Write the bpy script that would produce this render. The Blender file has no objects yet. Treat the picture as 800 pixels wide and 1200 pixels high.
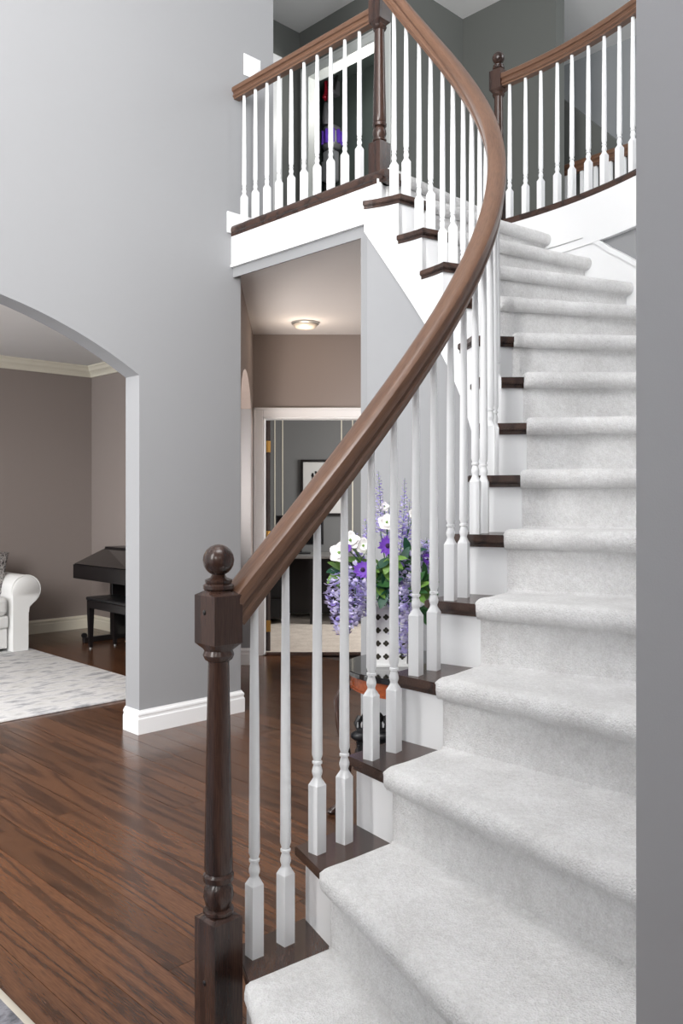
import bpy, bmesh, math, random
from mathutils import Vector, Matrix
random.seed(7)
R = math.radians
sin, cos, pi = math.sin, math.cos, math.pi
SC = bpy.context.scene
COL = SC.collection

# ------------------------------------------------------------------ camera, world, light, exposure
H = 1.2175                                   # camera height above the hall floor
cam_d = bpy.data.cameras.new('camera')
cam = bpy.data.objects.new('camera', cam_d)
COL.objects.link(cam)
cam.location = (0, 0, H)
cam.rotation_euler = (R(90), 0, 0)
cam_d.sensor_fit = 'VERTICAL'
cam_d.sensor_height = 36
cam_d.lens = 36 * 985 / 1200
cam_d.shift_y = -15 / 1200
cam_d.clip_start = 0.05
SC.camera = cam

W = bpy.data.worlds.new('daylight')
SC.world = W
W.use_nodes = True
bg = W.node_tree.nodes['Background']
bg.inputs[0].default_value = (0.94, 0.97, 1.0, 1)
bg.inputs[1].default_value = 1.0

SC.view_settings.view_transform = 'Standard'
SC.view_settings.look = 'None'
SC.view_settings.gamma = 1
SC.view_settings.use_curve_mapping = False
SC.view_settings.exposure = 0.0

# the house stands turned 44.4 degrees to the view: a runs along the arch wall, b away from it
TH = R(44.4)
P0 = Vector((-0.578, 4.82, 0))
A = Vector((cos(TH), sin(TH), 0))
B = Vector((-sin(TH), cos(TH), 0))
def hw(a, b, z=0): return P0 + a * A + b * B + Vector((0, 0, z))

def area_light(name, loc, target, sx, sy, power, color=(1, 1, 1)):
    l = bpy.data.lights.new(name, 'AREA')
    l.shape = 'RECTANGLE'; l.size = sx; l.size_y = sy; l.energy = power; l.color = color
    o = bpy.data.objects.new(name, l); COL.objects.link(o)
    o.location = loc
    o.rotation_euler = (Vector(target) - Vector(loc)).to_track_quat('-Z', 'Y').to_euler()
    return o
area_light('entry_window_light', hw(-5.2, -3.3, 3.0), hw(0, -1.2, 2.0), 2.4, 2.6, 500, (1.0, 0.985, 0.97))
area_light('riser_fill_light', (0.4, 0.80, 3.9), (0.9, 3.6, 3.1), 2.0, 1.9, 165, (0.99, 0.99, 1.0))  # added fill on the bulkhead face, brightens risers and upper carpet
area_light('upstairs_fill_light', hw(2.0, -3.0, 4.4), hw(2.9, 0.0, 4.7), 1.2, 1.0, 36, (0.95, 0.98, 1.0))  # added fill for the upstairs walls and ceiling, no window there
area_light('living_window_light', hw(-4.3, 1.9, 1.5), hw(0.5, 2.2, 0.9), 1.6, 1.6, 85, (0.93, 0.96, 1.0))
area_light('office_window_light', (1.5, 7.75, 1.5), (-0.4, 7.5, 0.3), 1.0, 1.3, 75, (1, 0.98, 0.96))
area_light('passage_fill_light', (-0.98, 5.55, 1.2), (0.2, 5.75, 2.0), 0.35, 0.9, 26, (1.0, 0.90, 0.84))  # fill put in the passage to lift the dark hall and its ceiling

# ------------------------------------------------------------------ materials
MATS = {}
def nt(name):
    m = bpy.data.materials.new(name); m.use_nodes = True
    t = m.node_tree
    return m, t.nodes, t.links, t.nodes['Principled BSDF']
def lin(c):
    return tuple(((v / 255) / 12.92 if v / 255 <= 0.04045 else ((v / 255 + 0.055) / 1.055) ** 2.4) for v in c) + (1,)
def plain(name, srgb, rough=0.5, metal=0.0, bump=0.0, bscale=200, vary=0.0, spec=0.5, coat=0.0):
    m, N, L, P = nt(name)
    P.inputs['Base Color'].default_value = lin(srgb)
    P.inputs['Roughness'].default_value = rough
    P.inputs['Metallic'].default_value = metal
    P.inputs['Specular IOR Level'].default_value = spec
    P.inputs['Coat Weight'].default_value = coat
    tc = N.new('ShaderNodeTexCoord')
    if bump or vary:
        nz = N.new('ShaderNodeTexNoise'); nz.inputs['Scale'].default_value = bscale
        nz.inputs['Detail'].default_value = 3
        L.new(tc.outputs['Object'], nz.inputs['Vector'])
    if bump:
        b = N.new('ShaderNodeBump'); b.inputs['Strength'].default_value = bump
        b.inputs['Distance'].default_value = 0.004
        L.new(nz.outputs[0], b.inputs['Height']); L.new(b.outputs[0], P.inputs['Normal'])
    if vary:
        mx = N.new('ShaderNodeMix'); mx.data_type = 'RGBA'
        c = lin(srgb)
        mx.inputs[6].default_value = tuple(v * (1 - vary) for v in c[:3]) + (1,)
        mx.inputs[7].default_value = tuple(min(1, v * (1 + vary)) for v in c[:3]) + (1,)
        L.new(nz.outputs[0], mx.inputs[0]); L.new(mx.outputs[2], P.inputs['Base Color'])
    MATS[name] = m
    return m
def wood(name, dark, mid, light, rough, coord='Object', along=0, freq=26, spec=0.5, dist=5.0, varr=0.35, stretch=0.09, bump=0.05, amp=0.13, coat=0.0):
    """oak: bands stretched along the grain, bent by noise into cathedral figures, with pores"""
    m, N, L, P = nt(name)
    tc = N.new('ShaderNodeTexCoord'); oi = N.new('ShaderNodeObjectInfo')
    off = N.new('ShaderNodeVectorMath'); off.operation = 'MULTIPLY_ADD'
    cmb = N.new('ShaderNodeCombineXYZ')
    for i in range(3): L.new(oi.outputs['Random'], cmb.inputs[i])
    off.inputs[1].default_value = (17.3, 9.1, 5.7)
    L.new(cmb.outputs[0], off.inputs[0]); L.new(tc.outputs[coord], off.inputs[2])
    mp = N.new('ShaderNodeMapping')
    s = [1, 1, 1]; s[along] = stretch
    mp.inputs['Scale'].default_value = s
    L.new(off.outputs[0], mp.inputs['Vector'])
    nz = N.new('ShaderNodeTexNoise'); nz.inputs['Scale'].default_value = freq * 0.30
    nz.inputs['Detail'].default_value = 1.5; nz.inputs['Roughness'].default_value = 0.4
    L.new(mp.outputs[0], nz.inputs['Vector'])
    mu = N.new('ShaderNodeMath'); mu.operation = 'MULTIPLY'; mu.inputs[1].default_value = dist * 6.2832
    L.new(nz.outputs[0], mu.inputs[0])
    sn = N.new('ShaderNodeMath'); sn.operation = 'SINE'; L.new(mu.outputs[0], sn.inputs[0])
    s2 = N.new('ShaderNodeMapRange'); s2.inputs[1].default_value = -1; L.new(sn.outputs[0], s2.inputs[0])
    s3 = N.new('ShaderNodeMath'); s3.operation = 'POWER'; s3.inputs[1].default_value = 3.0; L.new(s2.outputs[0], s3.inputs[0])
    fr = N.new('ShaderNodeMath'); fr.operation = 'MULTIPLY_ADD'; fr.inputs[1].default_value = -2 * amp; fr.inputs[2].default_value = 0.31 + amp * 0.5
    L.new(s3.outputs[0], fr.inputs[0])
    pr = N.new('ShaderNodeTexNoise'); pr.inputs['Scale'].default_value = freq * 9
    pr.inputs['Detail'].default_value = 4
    L.new(mp.outputs[0], pr.inputs['Vector'])
    ad = N.new('ShaderNodeMath'); ad.operation = 'MULTIPLY_ADD'; ad.inputs[1].default_value = 0.42
    L.new(pr.outputs[0], ad.inputs[0]); L.new(fr.outputs[0], ad.inputs[2])
    rp = N.new('ShaderNodeValToRGB'); e = rp.color_ramp.elements
    e[0].position = 0.36; e[0].color = lin(dark)
    e[1].position = 0.68; e[1].color = lin(light)
    k = e.new(0.50); k.color = lin(mid)
    L.new(ad.outputs[0], rp.inputs[0])
    hs = N.new('ShaderNodeHueSaturation')
    mr = N.new('ShaderNodeMapRange'); mr.inputs[3].default_value = 1 - varr; mr.inputs[4].default_value = 1 + varr
    L.new(oi.outputs['Random'], mr.inputs[0]); L.new(mr.outputs[0], hs.inputs['Value'])
    L.new(rp.outputs[0], hs.inputs['Color']); L.new(hs.outputs[0], P.inputs['Base Color'])
    P.inputs['Roughness'].default_value = rough
    P.inputs['Specular IOR Level'].default_value = spec
    P.inputs['Coat Weight'].default_value = coat; P.inputs['Coat Roughness'].default_value = 0.14
    b = N.new('ShaderNodeBump'); b.inputs['Strength'].default_value = bump; b.inputs['Distance'].default_value = 0.002
    L.new(ad.outputs[0], b.inputs['Height']); L.new(b.outputs[0], P.inputs['Normal'])
    MATS[name] = m
    return m
def carpet_mat(name, c1, c2, scale=330, dist=0.006, bump=0.9):
    m, N, L, P = nt(name)
    tc = N.new('ShaderNodeTexCoord')
    n1 = N.new('ShaderNodeTexNoise'); n1.inputs['Scale'].default_value = scale; n1.inputs['Detail'].default_value = 2
    n2 = N.new('ShaderNodeTexNoise'); n2.inputs['Scale'].default_value = 9; n2.inputs['Detail'].default_value = 5
    n3 = N.new('ShaderNodeTexNoise'); n3.inputs['Scale'].default_value = 70; n3.inputs['Detail'].default_value = 3
    for n in (n1, n2, n3): L.new(tc.outputs['Object'], n.inputs['Vector'])
    a1 = N.new('ShaderNodeMath'); a1.operation = 'MULTIPLY_ADD'; a1.inputs[1].default_value = 0.5
    L.new(n2.outputs[0], a1.inputs[0]); 
    h = N.new('ShaderNodeMath'); h.operation = 'MULTIPLY_ADD'; h.inputs[1].default_value = 0.7
    L.new(n3.outputs[0], h.inputs[0]); L.new(n1.outputs[0], h.inputs[2])
    hm = N.new('ShaderNodeMath'); hm.operation = 'MULTIPLY'; hm.inputs[1].default_value = 0.5
    L.new(h.outputs[0], hm.inputs[0]); L.new(hm.outputs[0], a1.inputs[2])
    rp = N.new('ShaderNodeValToRGB'); e = rp.color_ramp.elements
    e[0].position = 0.5; e[0].color = lin(c1); e[1].position = 0.85; e[1].color = lin(c2)
    L.new(a1.outputs[0], rp.inputs[0]); L.new(rp.outputs[0], P.inputs['Base Color'])
    P.inputs['Roughness'].default_value = 1; P.inputs['Specular IOR Level'].default_value = 0.05
    P.inputs['Sheen Weight'].default_value = 0.0
    b = N.new('ShaderNodeBump'); b.inputs['Strength'].default_value = bump; b.inputs['Distance'].default_value = dist
    L.new(h.outputs[0], b.inputs['Height']); L.new(b.outputs[0], P.inputs['Normal'])
    MATS[name] = m
    return m
def blotch(name, cols, scale, stretch=(1, 1, 1), rough=0.95, detail=6, bump=0.3):
    m, N, L, P = nt(name)
    tc = N.new('ShaderNodeTexCoord'); mp = N.new('ShaderNodeMapping'); mp.inputs['Scale'].default_value = stretch
    nz = N.new('ShaderNodeTexNoise'); nz.inputs['Scale'].default_value = scale; nz.inputs['Detail'].default_value = detail
    nz.inputs['Roughness'].default_value = 0.65
    L.new(tc.outputs['Object'], mp.inputs['Vector']); L.new(mp.outputs[0], nz.inputs['Vector'])
    rp = N.new('ShaderNodeValToRGB'); e = rp.color_ramp.elements
    e[0].position = cols[0][0]; e[0].color = lin(cols[0][1]); e[1].position = cols[-1][0]; e[1].color = lin(cols[-1][1])
    for p, c in cols[1:-1]:
        k = e.new(p); k.color = lin(c)
    L.new(nz.outputs[0], rp.inputs[0]); L.new(rp.outputs[0], P.inputs['Base Color'])
    P.inputs['Roughness'].default_value = rough; P.inputs['Specular IOR Level'].default_value = 0.2
    b = N.new('ShaderNodeBump'); b.inputs['Strength'].default_value = bump; b.inputs['Distance'].default_value = 0.004
    L.new(nz.outputs[0], b.inputs['Height']); L.new(b.outputs[0], P.inputs['Normal'])
    MATS[name] = m
    return m

paint = plain('wall_paint_grey', (150, 151, 153), 0.75, bump=0.05, bscale=350, spec=0.25)
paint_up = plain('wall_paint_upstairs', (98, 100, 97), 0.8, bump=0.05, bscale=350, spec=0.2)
paint_taupe = plain('wall_paint_taupe', (150, 140, 135), 0.8, bump=0.05, bscale=350, spec=0.2)
paint_office = plain('wall_paint_office', (120, 121, 121), 0.8, bump=0.04, bscale=350, spec=0.2)
paint_right = plain('wall_paint_lightened', (222, 223, 227), 0.7, bump=0.06, bscale=300, spec=0.25)  # wall colour raised to make up for scant light on this wall
white = plain('white_trim_paint', (238, 239, 240), 0.32, bump=0.02, bscale=90)
ceilm = plain('ceiling_paint', (222, 221, 220), 0.9, bump=0.08, bscale=260, spec=0.1)
cream = plain('cream_trim_paint', (226, 221, 205), 0.4)
wood_dark = wood('dark_oak', (40, 27, 23), (57, 39, 33), (76, 54, 44), 0.26, along=2, freq=46, varr=0.05, amp=0.09, stretch=0.06, dist=3)
wood_tread = wood('dark_oak_tread', (44, 30, 25), (61, 43, 36), (80, 58, 48), 0.26, along=1, freq=46, varr=0.06, amp=0.085, dist=3)
wood_rail = wood('handrail_oak', (80, 55, 42), (106, 76, 58), (126, 94, 73), 0.30, coord='UV', along=0, freq=60, varr=0.03, amp=0.03, stretch=0.05, dist=3)
wood_floor = wood('floor_oak', (54, 34, 23), (86, 56, 38), (108, 73, 49), 0.23, along=0, freq=34, varr=0.20, dist=5.5, stretch=0.07, amp=0.075, coat=0.1)
black_wood = plain('black_wood', (24, 21, 22), 0.3)
apron_wood = wood('cherry_wood', (96, 42, 20), (140, 68, 34), (160, 84, 46), 0.25, along=0, freq=9, varr=0.02, amp=0.03, bump=0.01)
carpet = carpet_mat('stair_carpet', (216, 215, 214), (243, 243, 243), scale=260, bump=0.8, dist=0.007)
carpet_off = carpet_mat('office_carpet', (176, 166, 156), (206, 198, 188), 200)
rug_m = blotch('rug_pale', [(0.30, (150, 152, 156)), (0.42, (196, 197, 200)), (0.50, (226, 226, 226)), (0.60, (214, 214, 212)), (0.72, (178, 179, 182))], 5.5, (1.0, 2.4, 1))
rug_dk = blotch('rug_dark', [(0.30, (52, 52, 58)), (0.45, (92, 92, 98)), (0.55, (136, 136, 142)), (0.7, (80, 80, 86))], 9, (1, 1.6, 1))
fabric = plain('white_upholstery', (222, 222, 220), 0.95, bump=0.5, bscale=420, vary=0.05, spec=0.1)
pillow_m = blotch('pillow_print', [(0.38, (74, 72, 74)), (0.47, (120, 116, 116)), (0.52, (206, 203, 200)), (0.62, (96, 94, 96))], 42, (1, 1, 1))
black_gloss = plain('black_gloss', (14, 14, 16), 0.08, coat=0.5)
black_plastic = plain('black_plastic', (20, 20, 22), 0.4)
grey_plastic = plain('grey_plastic', (118, 118, 122), 0.35, metal=0.2)
silver = plain('silver_plastic', (176, 178, 182), 0.3, metal=0.4)
red_m = plain('red_plastic', (170, 22, 44), 0.35)
purple_m = plain('purple_plastic', (104, 66, 190), 0.25)
iron = plain('black_stone', (26, 26, 29), 0.45, bump=0.3, bscale=90)
brass = plain('brass', (206, 160, 88), 0.3, metal=0.9)
steel = plain('steel', (170, 172, 172), 0.35, metal=0.9)
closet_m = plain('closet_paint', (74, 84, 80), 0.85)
mat_white = plain('picture_mount', (210, 210, 208), 0.8)
leafs = [plain('leaf_green', (48, 92, 46), 0.5, vary=0.25, bscale=40), plain('leaf_light_green', (104, 142, 62), 0.5, vary=0.2, bscale=40), plain('leaf_deep_green', (28, 74, 52), 0.45, vary=0.2, bscale=40)]
lilac = [plain('lilac_petal', (204, 196, 240), 0.7, vary=0.15, bscale=60), plain('pale_lilac_petal', (226, 220, 246), 0.7, vary=0.1, bscale=60), plain('violet_petal', (176, 158, 224), 0.7, vary=0.15, bscale=60)]
petal_white = plain('white_petal', (244, 241, 240), 0.6)
petal_purple = plain('purple_petal', (112, 62, 176), 0.6, vary=0.2, bscale=60)
flower_core = plain('flower_centre', (52, 30, 66), 0.8)
glass_lamp = plain('frosted_glass', (214, 206, 194), 0.35)

# ------------------------------------------------------------------ mesh helpers
class MB:
    def __init__(s): s.v = []; s.f = []; s.sm = []; s.uv = {}
    def add(s, vs, fs, smooth=False):
        n = len(s.v); s.v += [Vector(v) for v in vs]
        s.f += [tuple(i + n for i in f) for f in fs]; s.sm += [smooth] * len(fs); return n
    def box(s, lo, hi, bev=0.0):
        x0, y0, z0 = lo; x1, y1, z1 = hi
        if not bev:
            vs = [(x0, y0, z0), (x1, y0, z0), (x1, y1, z0), (x0, y1, z0), (x0, y0, z1), (x1, y0, z1), (x1, y1, z1), (x0, y1, z1)]
            s.add(vs, [(3, 2, 1, 0), (4, 5, 6, 7), (0, 1, 5, 4), (1, 2, 6, 5), (2, 3, 7, 6), (3, 0, 4, 7)])
        else:
            s.rbox(lo, hi, bev, 1)
        return s
    def rbox(s, lo, hi, bev, seg=3, smooth=None):
        bm = bmesh.new(); bmesh.ops.create_cube(bm, size=1)
        c = [(a + b) / 2 for a, b in zip(lo, hi)]; d = [abs(b - a) for a, b in zip(lo, hi)]
        for v in bm.verts: v.co = Vector((v.co.x * d[0] + c[0], v.co.y * d[1] + c[1], v.co.z * d[2] + c[2]))
        bmesh.ops.bevel(bm, geom=bm.edges[:], offset=min(bev, min(d) * 0.49), segments=seg, profile=0.5, affect='EDGES')
        bm.verts.index_update()
        s.add([v.co.copy() for v in bm.verts], [[v.index for v in f.verts] for f in bm.faces], seg > 1 if smooth is None else smooth)
        bm.free(); return s
    def prism(s, poly, z0, z1, smooth=False):
        n = len(poly)
        ar = sum(poly[i][0] * poly[(i + 1) % n][1] - poly[(i + 1) % n][0] * poly[i][1] for i in range(n))
        if ar < 0: poly = poly[::-1]
        vs = [(p[0], p[1], z0) for p in poly] + [(p[0], p[1], z1) for p in poly]
        s.add(vs, [tuple(range(n))[::-1], tuple(range(n, 2 * n))])
        k = len(s.v) - 2 * n
        s.f += [(k + i, k + (i + 1) % n, k + n + (i + 1) % n, k + n + i) for i in range(n)]; s.sm += [smooth] * n
        return s
    def lathe(s, prof, n=20, c=(0, 0, 0), smooth=True, rot=0, M=None):
        """prof: list of (r, z); r may be ('sq', half) for a square section"""
        rings = []
        for r, z in prof:
            ring = []
            for i in range(n):
                a = 2 * pi * i / n + rot
                if isinstance(r, tuple):
                    q = r[1] / max(abs(cos(a - rot)), abs(sin(a - rot)))
                else: q = r
                p = Vector((q * cos(a), q * sin(a), z))
                if M: p = M @ p
                ring.append(p + Vector(c))
            rings.append(ring)
        vs = [p for r in rings for p in r]; fs = []
        for j in range(len(rings) - 1):
            for i in range(n):
                k = (i + 1) % n
                fs.append((j * n + i, j * n + k, (j + 1) * n + k, (j + 1) * n + i))
        fs.append(tuple(range(n))[::-1]); fs.append(tuple(range((len(rings) - 1) * n, len(rings) * n)))
        s.add(vs, fs, smooth); return s
    def sweep(s, frames, prof, smooth=True, uvl=None):
        """frames: (P, S, U); prof: closed list of (s, u), counter-clockwise seen along -T"""
        m = len(prof); vs = []
        for P, S, U in frames: vs += [P + S * a + U * b for a, b in prof]
        base = len(s.v); fs = []
        L = [0]
        for i in range(1, len(frames)): L.append(L[-1] + (frames[i][0] - frames[i - 1][0]).length)
        for i in range(len(frames) - 1):
            for j in range(m):
                k = (j + 1) % m
                if uvl is not None: s.uv[len(s.f) + len(fs)] = [(L[i], j * uvl), (L[i], (j + 1) * uvl), (L[i + 1], (j + 1) * uvl), (L[i + 1], j * uvl)]
                fs.append((i * m + j, i * m + k, (i + 1) * m + k, (i + 1) * m + j))
        fs.append(tuple(range(m))[::-1]); fs.append(tuple(range((len(frames) - 1) * m, len(frames) * m)))
        s.add(vs, fs, smooth); return s
    def tube(s, pts, r, n=8, smooth=True):
        pts = [Vector(p) for p in pts]
        rs = r if isinstance(r, (list, tuple)) else [r] * len(pts)
        rings = []; prev = None
        for i, p in enumerate(pts):
            t = (pts[min(i + 1, len(pts) - 1)] - pts[max(i - 1, 0)]).normalized()
            if prev is None:
                u = t.orthogonal().normalized()
            else:
                u = (prev - t * prev.dot(t)).normalized()
            prev = u; w = t.cross(u)
            rings.append([p + (u * cos(2 * pi * k / n) + w * sin(2 * pi * k / n)) * rs[i] for k in range(n)])
        vs = [p for q in rings for p in q]; fs = []
        for j in range(len(rings) - 1):
            for i in range(n):
                k = (i + 1) % n
                fs.append((j * n + i, j * n + k, (j + 1) * n + k, (j + 1) * n + i))
        fs.append(tuple(range(n))[::-1]); fs.append(tuple(range((len(rings) - 1) * n, len(rings) * n)))
        s.add(vs, fs, smooth); return s
    def ball(s, c, r, n=12, m=8, sq=(1, 1, 1)):
        pr = []
        for j in range(m + 1):
            a = pi * j / m
            pr.append((max(1e-4, r * sin(a)), -r * cos(a)))
        k = len(s.v); s.lathe(pr, n)
        for i in range(k, len(s.v)):
            v = s.v[i]; s.v[i] = Vector((v.x * sq[0] + c[0], v.y * sq[1] + c[1], v.z * sq[2] + c[2]))
        return s
    def xform(s, M):
        s.v = [M @ v for v in s.v]; return s
    def mesh(s, name, mat, fix=True):
        me = bpy.data.meshes.new(name)
        me.from_pydata([tuple(v) for v in s.v], [], s.f)
        me.polygons.foreach_set('use_smooth', s.sm)
        if s.uv:
            uvl = me.uv_layers.new(name='UVMap')
            for fi, cs in s.uv.items():
                for li, c in zip(me.polygons[fi].loop_indices, cs): uvl.data[li].uv = c
        if fix and not s.uv:
            bm = bmesh.new(); bm.from_mesh(me)
            bmesh.ops.recalc_face_normals(bm, faces=bm.faces[:])
            bm.to_mesh(me); bm.free()
        if mat: me.materials.append(mat)
        me.update()
        return me
    def build(s, name, mat, parent=None, loc=None, rz=0, sharp=40):
        me = s.mesh(name, mat)
        if any(s.sm):
            try: me.set_sharp_from_angle(angle=R(sharp))
            except Exception: pass
        return link(name, me, parent, loc, rz)
def link(name, me, parent=None, loc=None, rz=0):
    o = bpy.data.objects.new(name, me); COL.objects.link(o)
    if loc is not None: o.location = loc
    o.rotation_euler = (0, 0, rz)
    if parent: o.parent = parent
    return o
def thing(name, label, cat, loc=(0, 0, 0), rz=0, group=None):
    o = bpy.data.objects.new(name, None); COL.objects.link(o)
    o.empty_display_size = 0.1
    o.location = loc; o.rotation_euler = (0, 0, rz)
    return tag(o, label, cat, group)
def tag(o, label, cat, group=None):
    o['label'] = label; o['category'] = cat
    if group: o['group'] = group
    return o
def struct(o): o['kind'] = 'structure'; return o
def S(name, mb, mat, house=True, parent=None):
    """a piece of the setting; house=True: the mesh is in (a, b, z)"""
    o = mb.build(name, mat, parent, None if parent else (P0 if house else None), 0 if parent or not house else TH)
    if not parent: struct(o)
    return o

# ------------------------------------------------------------------ the stair line
RISE = 0.185
PF = (-0.22617, 3.63387, 1.08163, -1.55398, 0.14671, -1.08817, 0.22912, -0.44256)
CEN = Vector((-0.6, 3.1, 0))
RO = 2.14                                    # outer wall radius about CEN
def base(u):                                 # centre line of the balusters, u = tread number - 1
    cx, cy, r0, th, dt, e1, e2, g = PF
    t = u / 13 - 0.5
    a = th + dt * (u + g * u * (13 - u) / 13)
    r = r0 * (1 + e1 * t + e2 * t * t)
    return Vector((cx + r * cos(a), cy + r * sin(a), 0))
def radial(u):
    e = base(u) - CEN; return e.normalized()
def SP(u, s, z=0): return base(u) + radial(u) * s + Vector((0, 0, z))
def s_out(u): return RO - (base(u) - CEN).length
def u_nose(k): return k - 1 - 0.20 + (0.39 if k == 15 else 0)
def u_rise(k): return k - 1 - 0.04 + (0.39 if k == 15 else 0)
FL2 = 15 * RISE                              # upper floor 2.775
CL1 = 2.50                                   # lower ceiling
CL2 = 5.20

# ================================================================== SETTING
# floor with planks
fl = MB(); fl.box((-5.2, -6.0, -0.06), (4.2, 4.2, -0.012))
floor = S('floor', fl, plain('subfloor', (46, 30, 22), 0.6))
PW = 0.129
plank_meshes = {}
def plank_mesh(L):
    if L not in plank_meshes:
        w = PW - 0.0020; c = 0.0; l = L - 0.0018
        m = MB()
        m.box((-l/2, -w/2, -.012), (l/2, w/2, 0))
        plank_meshes[L] = m.mesh('plank', wood_floor)
    return plank_meshes[L]
LENS = [0.9, 1.2, 1.5, 1.8, 2.1]
rp = random.Random(3)
def rows():
    a = -3.05
    while a < 1.45:
        yield a; a += PW
nplank = 0
for ra in rows():
    ac = ra + PW / 2
    lo = -3.9; hi = 3.54
    if ac > 0.95: hi = 1.2
    if ac > 0.0: lo = -2.2
    if ac < -2.2: hi = 3.54
    b = lo - rp.random() * 1.2
    while b < hi:
        L = rp.choice(LENS)
        if b + L > lo:
            o = link('plank', plank_mesh(L), floor, (ac, b + L / 2, 0), pi / 2)
            nplank += 1
        b += L

# arch wall
AC, AR = -1.92, 2.4                          # arch centre along a, radius
AZ = 2.22 - AR
aj = -0.658; aj2 = 2 * AC - aj
def arch_z(a): return AZ + math.sqrt(max(0, AR * AR - (a - AC) ** 2))
T = 0.136
wl = MB()
wl.box((-4.6, 0, 0), (aj2, T, CL2))
wl.box((aj, 0, 0), (0, T, CL2))
wl.box((0, 0, FL2), (0.242, T, CL2))
n = 28
for i in range(n):
    a0 = aj2 + (aj - aj2) * i / n; a1 = aj2 + (aj - aj2) * (i + 1) / n
    z0, z1 = arch_z(a0), arch_z(a1)
    wl.add([(a0, 0, z0), (a1, 0, z1), (a1, 0, CL2), (a0, 0, CL2), (a0, T, z0), (a1, T, z1), (a1, T, CL2), (a0, T, CL2)],
           [(0, 1, 2, 3), (7, 6, 5, 4), (0, 4, 5, 1), (3, 2, 6, 7)])
wall_left = S('wall_left', wl, paint)

# moulded baseboards: profile (out, z) swept along a polyline in plan
BPROF = [(0, 0), (0.017, 0), (0.017, 0.078), (0.013, 0.084), (0.013, 0.094), (0.016, 0.099), (0.014, 0.108), (0.007, 0.115), (0.005, 0.122), (0, 0.122)]
def base_run(mb, pts, prof=BPROF, side=1):
    """pts in plan; side=+1 puts the moulding on the right of the run"""
    P = [Vector((p[0], p[1], 0)) for p in pts]
    fr = []
    for i, p in enumerate(P):
        d0 = (P[i] - P[i - 1]).normalized() if i else None
        d1 = (P[i + 1] - P[i]).normalized() if i < len(P) - 1 else None
        d0 = d0 or d1; d1 = d1 or d0
        n0 = Vector((d0.y, -d0.x, 0)) * side; n1 = Vector((d1.y, -d1.x, 0)) * side
        m = (n0 + n1); m = m / max(0.2, m.dot(n0))
        fr.append((p, m, Vector((0, 0, 1))))
    mb.sweep(fr, prof, smooth=False)
    return mb
bb = MB(); base_run(bb, [(aj, T), (aj, 0), (0, 0), (0, T)])
S('baseboard_left', bb, white)

# living room behind the arch
LB, LA = 3.53, 0.94
lv = MB()
lv.box((-4.6, LB, 0), (LA + 0.1, LB + 0.1, CL1))
S('wall_living_back', lv, paint_taupe)
lv = MB(); lv.box((LA, 1.45, 0), (LA + 0.1, LB, CL1))
lv.prism([(-0.02, 0.17), (0.02, 0.60), (0.36, 1.40), (LA + 0.1, 1.40), (LA + 0.1, 1.45), (0.32, 1.45), (-0.03, 0.62), (-0.06, 0.17)], 0, CL1)
S('wall_living_right', lv, paint_taupe)
lv = MB(); lv.prism([(-4.6, T), (-0.04, T), (-0.04, 0.62), (0.34, 1.43), (LA + 0.05, 1.43), (LA + 0.05, LB + 0.05), (-4.6, LB + 0.05)], CL1 - 0.03, CL1 - 0.002)
S('ceiling_living', lv, ceilm)
lv = MB(); lv.box((-4.7, T, 0), (-4.6, LB, 0.6)); lv.box((-4.7, T, 2.3), (-4.6, LB, CL1))
S('wall_living_left', lv, paint_taupe)
cz = CL1 - 0.03
CPROF = [(0, cz), (0.085, cz), (0.085, cz - 0.012), (0.072, cz - 0.022), (0.06, cz - 0.045), (0.035, cz - 0.062), (0.022, cz - 0.078), (0.018, cz - 0.098), (0, cz - 0.098)]
cm = MB(); base_run(cm, [(-4.6, LB), (LA, LB), (LA, 1.46)], CPROF)
S('trim_1', cm, cream)
bm_ = MB(); base_run(bm_, [(-4.6, LB), (LA, LB), (LA, 1.46)])
S('baseboard_living', bm_, cream)

# hall beyond the stair: left wall with an arched opening, back wall with a door
hl = MB()
def hall_x(y): return -0.588 - 0.0585 * (y - 4.83)
def wallseg(mb, y0, y1, z0, z1, t=0.1):
    x0, x1 = hall_x(y0), hall_x(y1)
    mb.prism([(x0, y0), (x1, y1), (x1 - t, y1), (x0 - t, y0)], z0, z1)
wallseg(hl, 4.93, 5.0, 0, CL1)
wallseg(hl, 6.22, 6.55, 0, CL1)
for i in range(14):
    y0 = 5.0 + 1.22 * i / 14; y1 = 5.0 + 1.22 * (i + 1) / 14
    f = lambda y: 1.80 + 0.27 * math.sqrt(max(0, 1 - ((y - 5.61) / 0.62) ** 2))
    x0, x1 = hall_x(y0), hall_x(y1)
    q = []
    for x, y in ((x0, y0), (x1, y1), (x1 - .1, y1), (x0 - .1, y0)): q.append((x, y, f(y)))
    q += [(p[0], p[1], CL1) for p in q]
    hl.add(q, [(3, 2, 1, 0), (4, 5, 6, 7), (0, 1, 5, 4), (1, 2, 6, 5), (2, 3, 7, 6), (3, 0, 4, 7)])
S('wall_hall_left', hl, paint_taupe, False)
st = MB(); st.box((-1.35, 6.19, 0), (-0.668, 6.218, CL1)); S('wall_passage_back', st, paint, False)
st = MB(); base_run(st, [(-1.3, 6.19), (-0.668, 6.19)]); S('baseboard_passage', st, white, False)
DX0, DX1, DZ, DY = -0.612, 0.21, 1.856, 6.55
hb = MB()
hb.box((-0.80, DY, 0), (DX0, DY + 0.11, CL1)); hb.box((DX1, DY, 0), (1.7, DY + 0.11, CL1)); hb.box((DX0, DY, DZ), (DX1, DY + 0.11, CL1))
S('wall_hall_back', hb, paint_taupe, False)
hb = MB(); hb.box((0.55, 4.3, 0), (0.65, DY, CL1)); S('wall_hall_right', hb, paint_taupe, False)
dc = MB()
cw = 0.073
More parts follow.
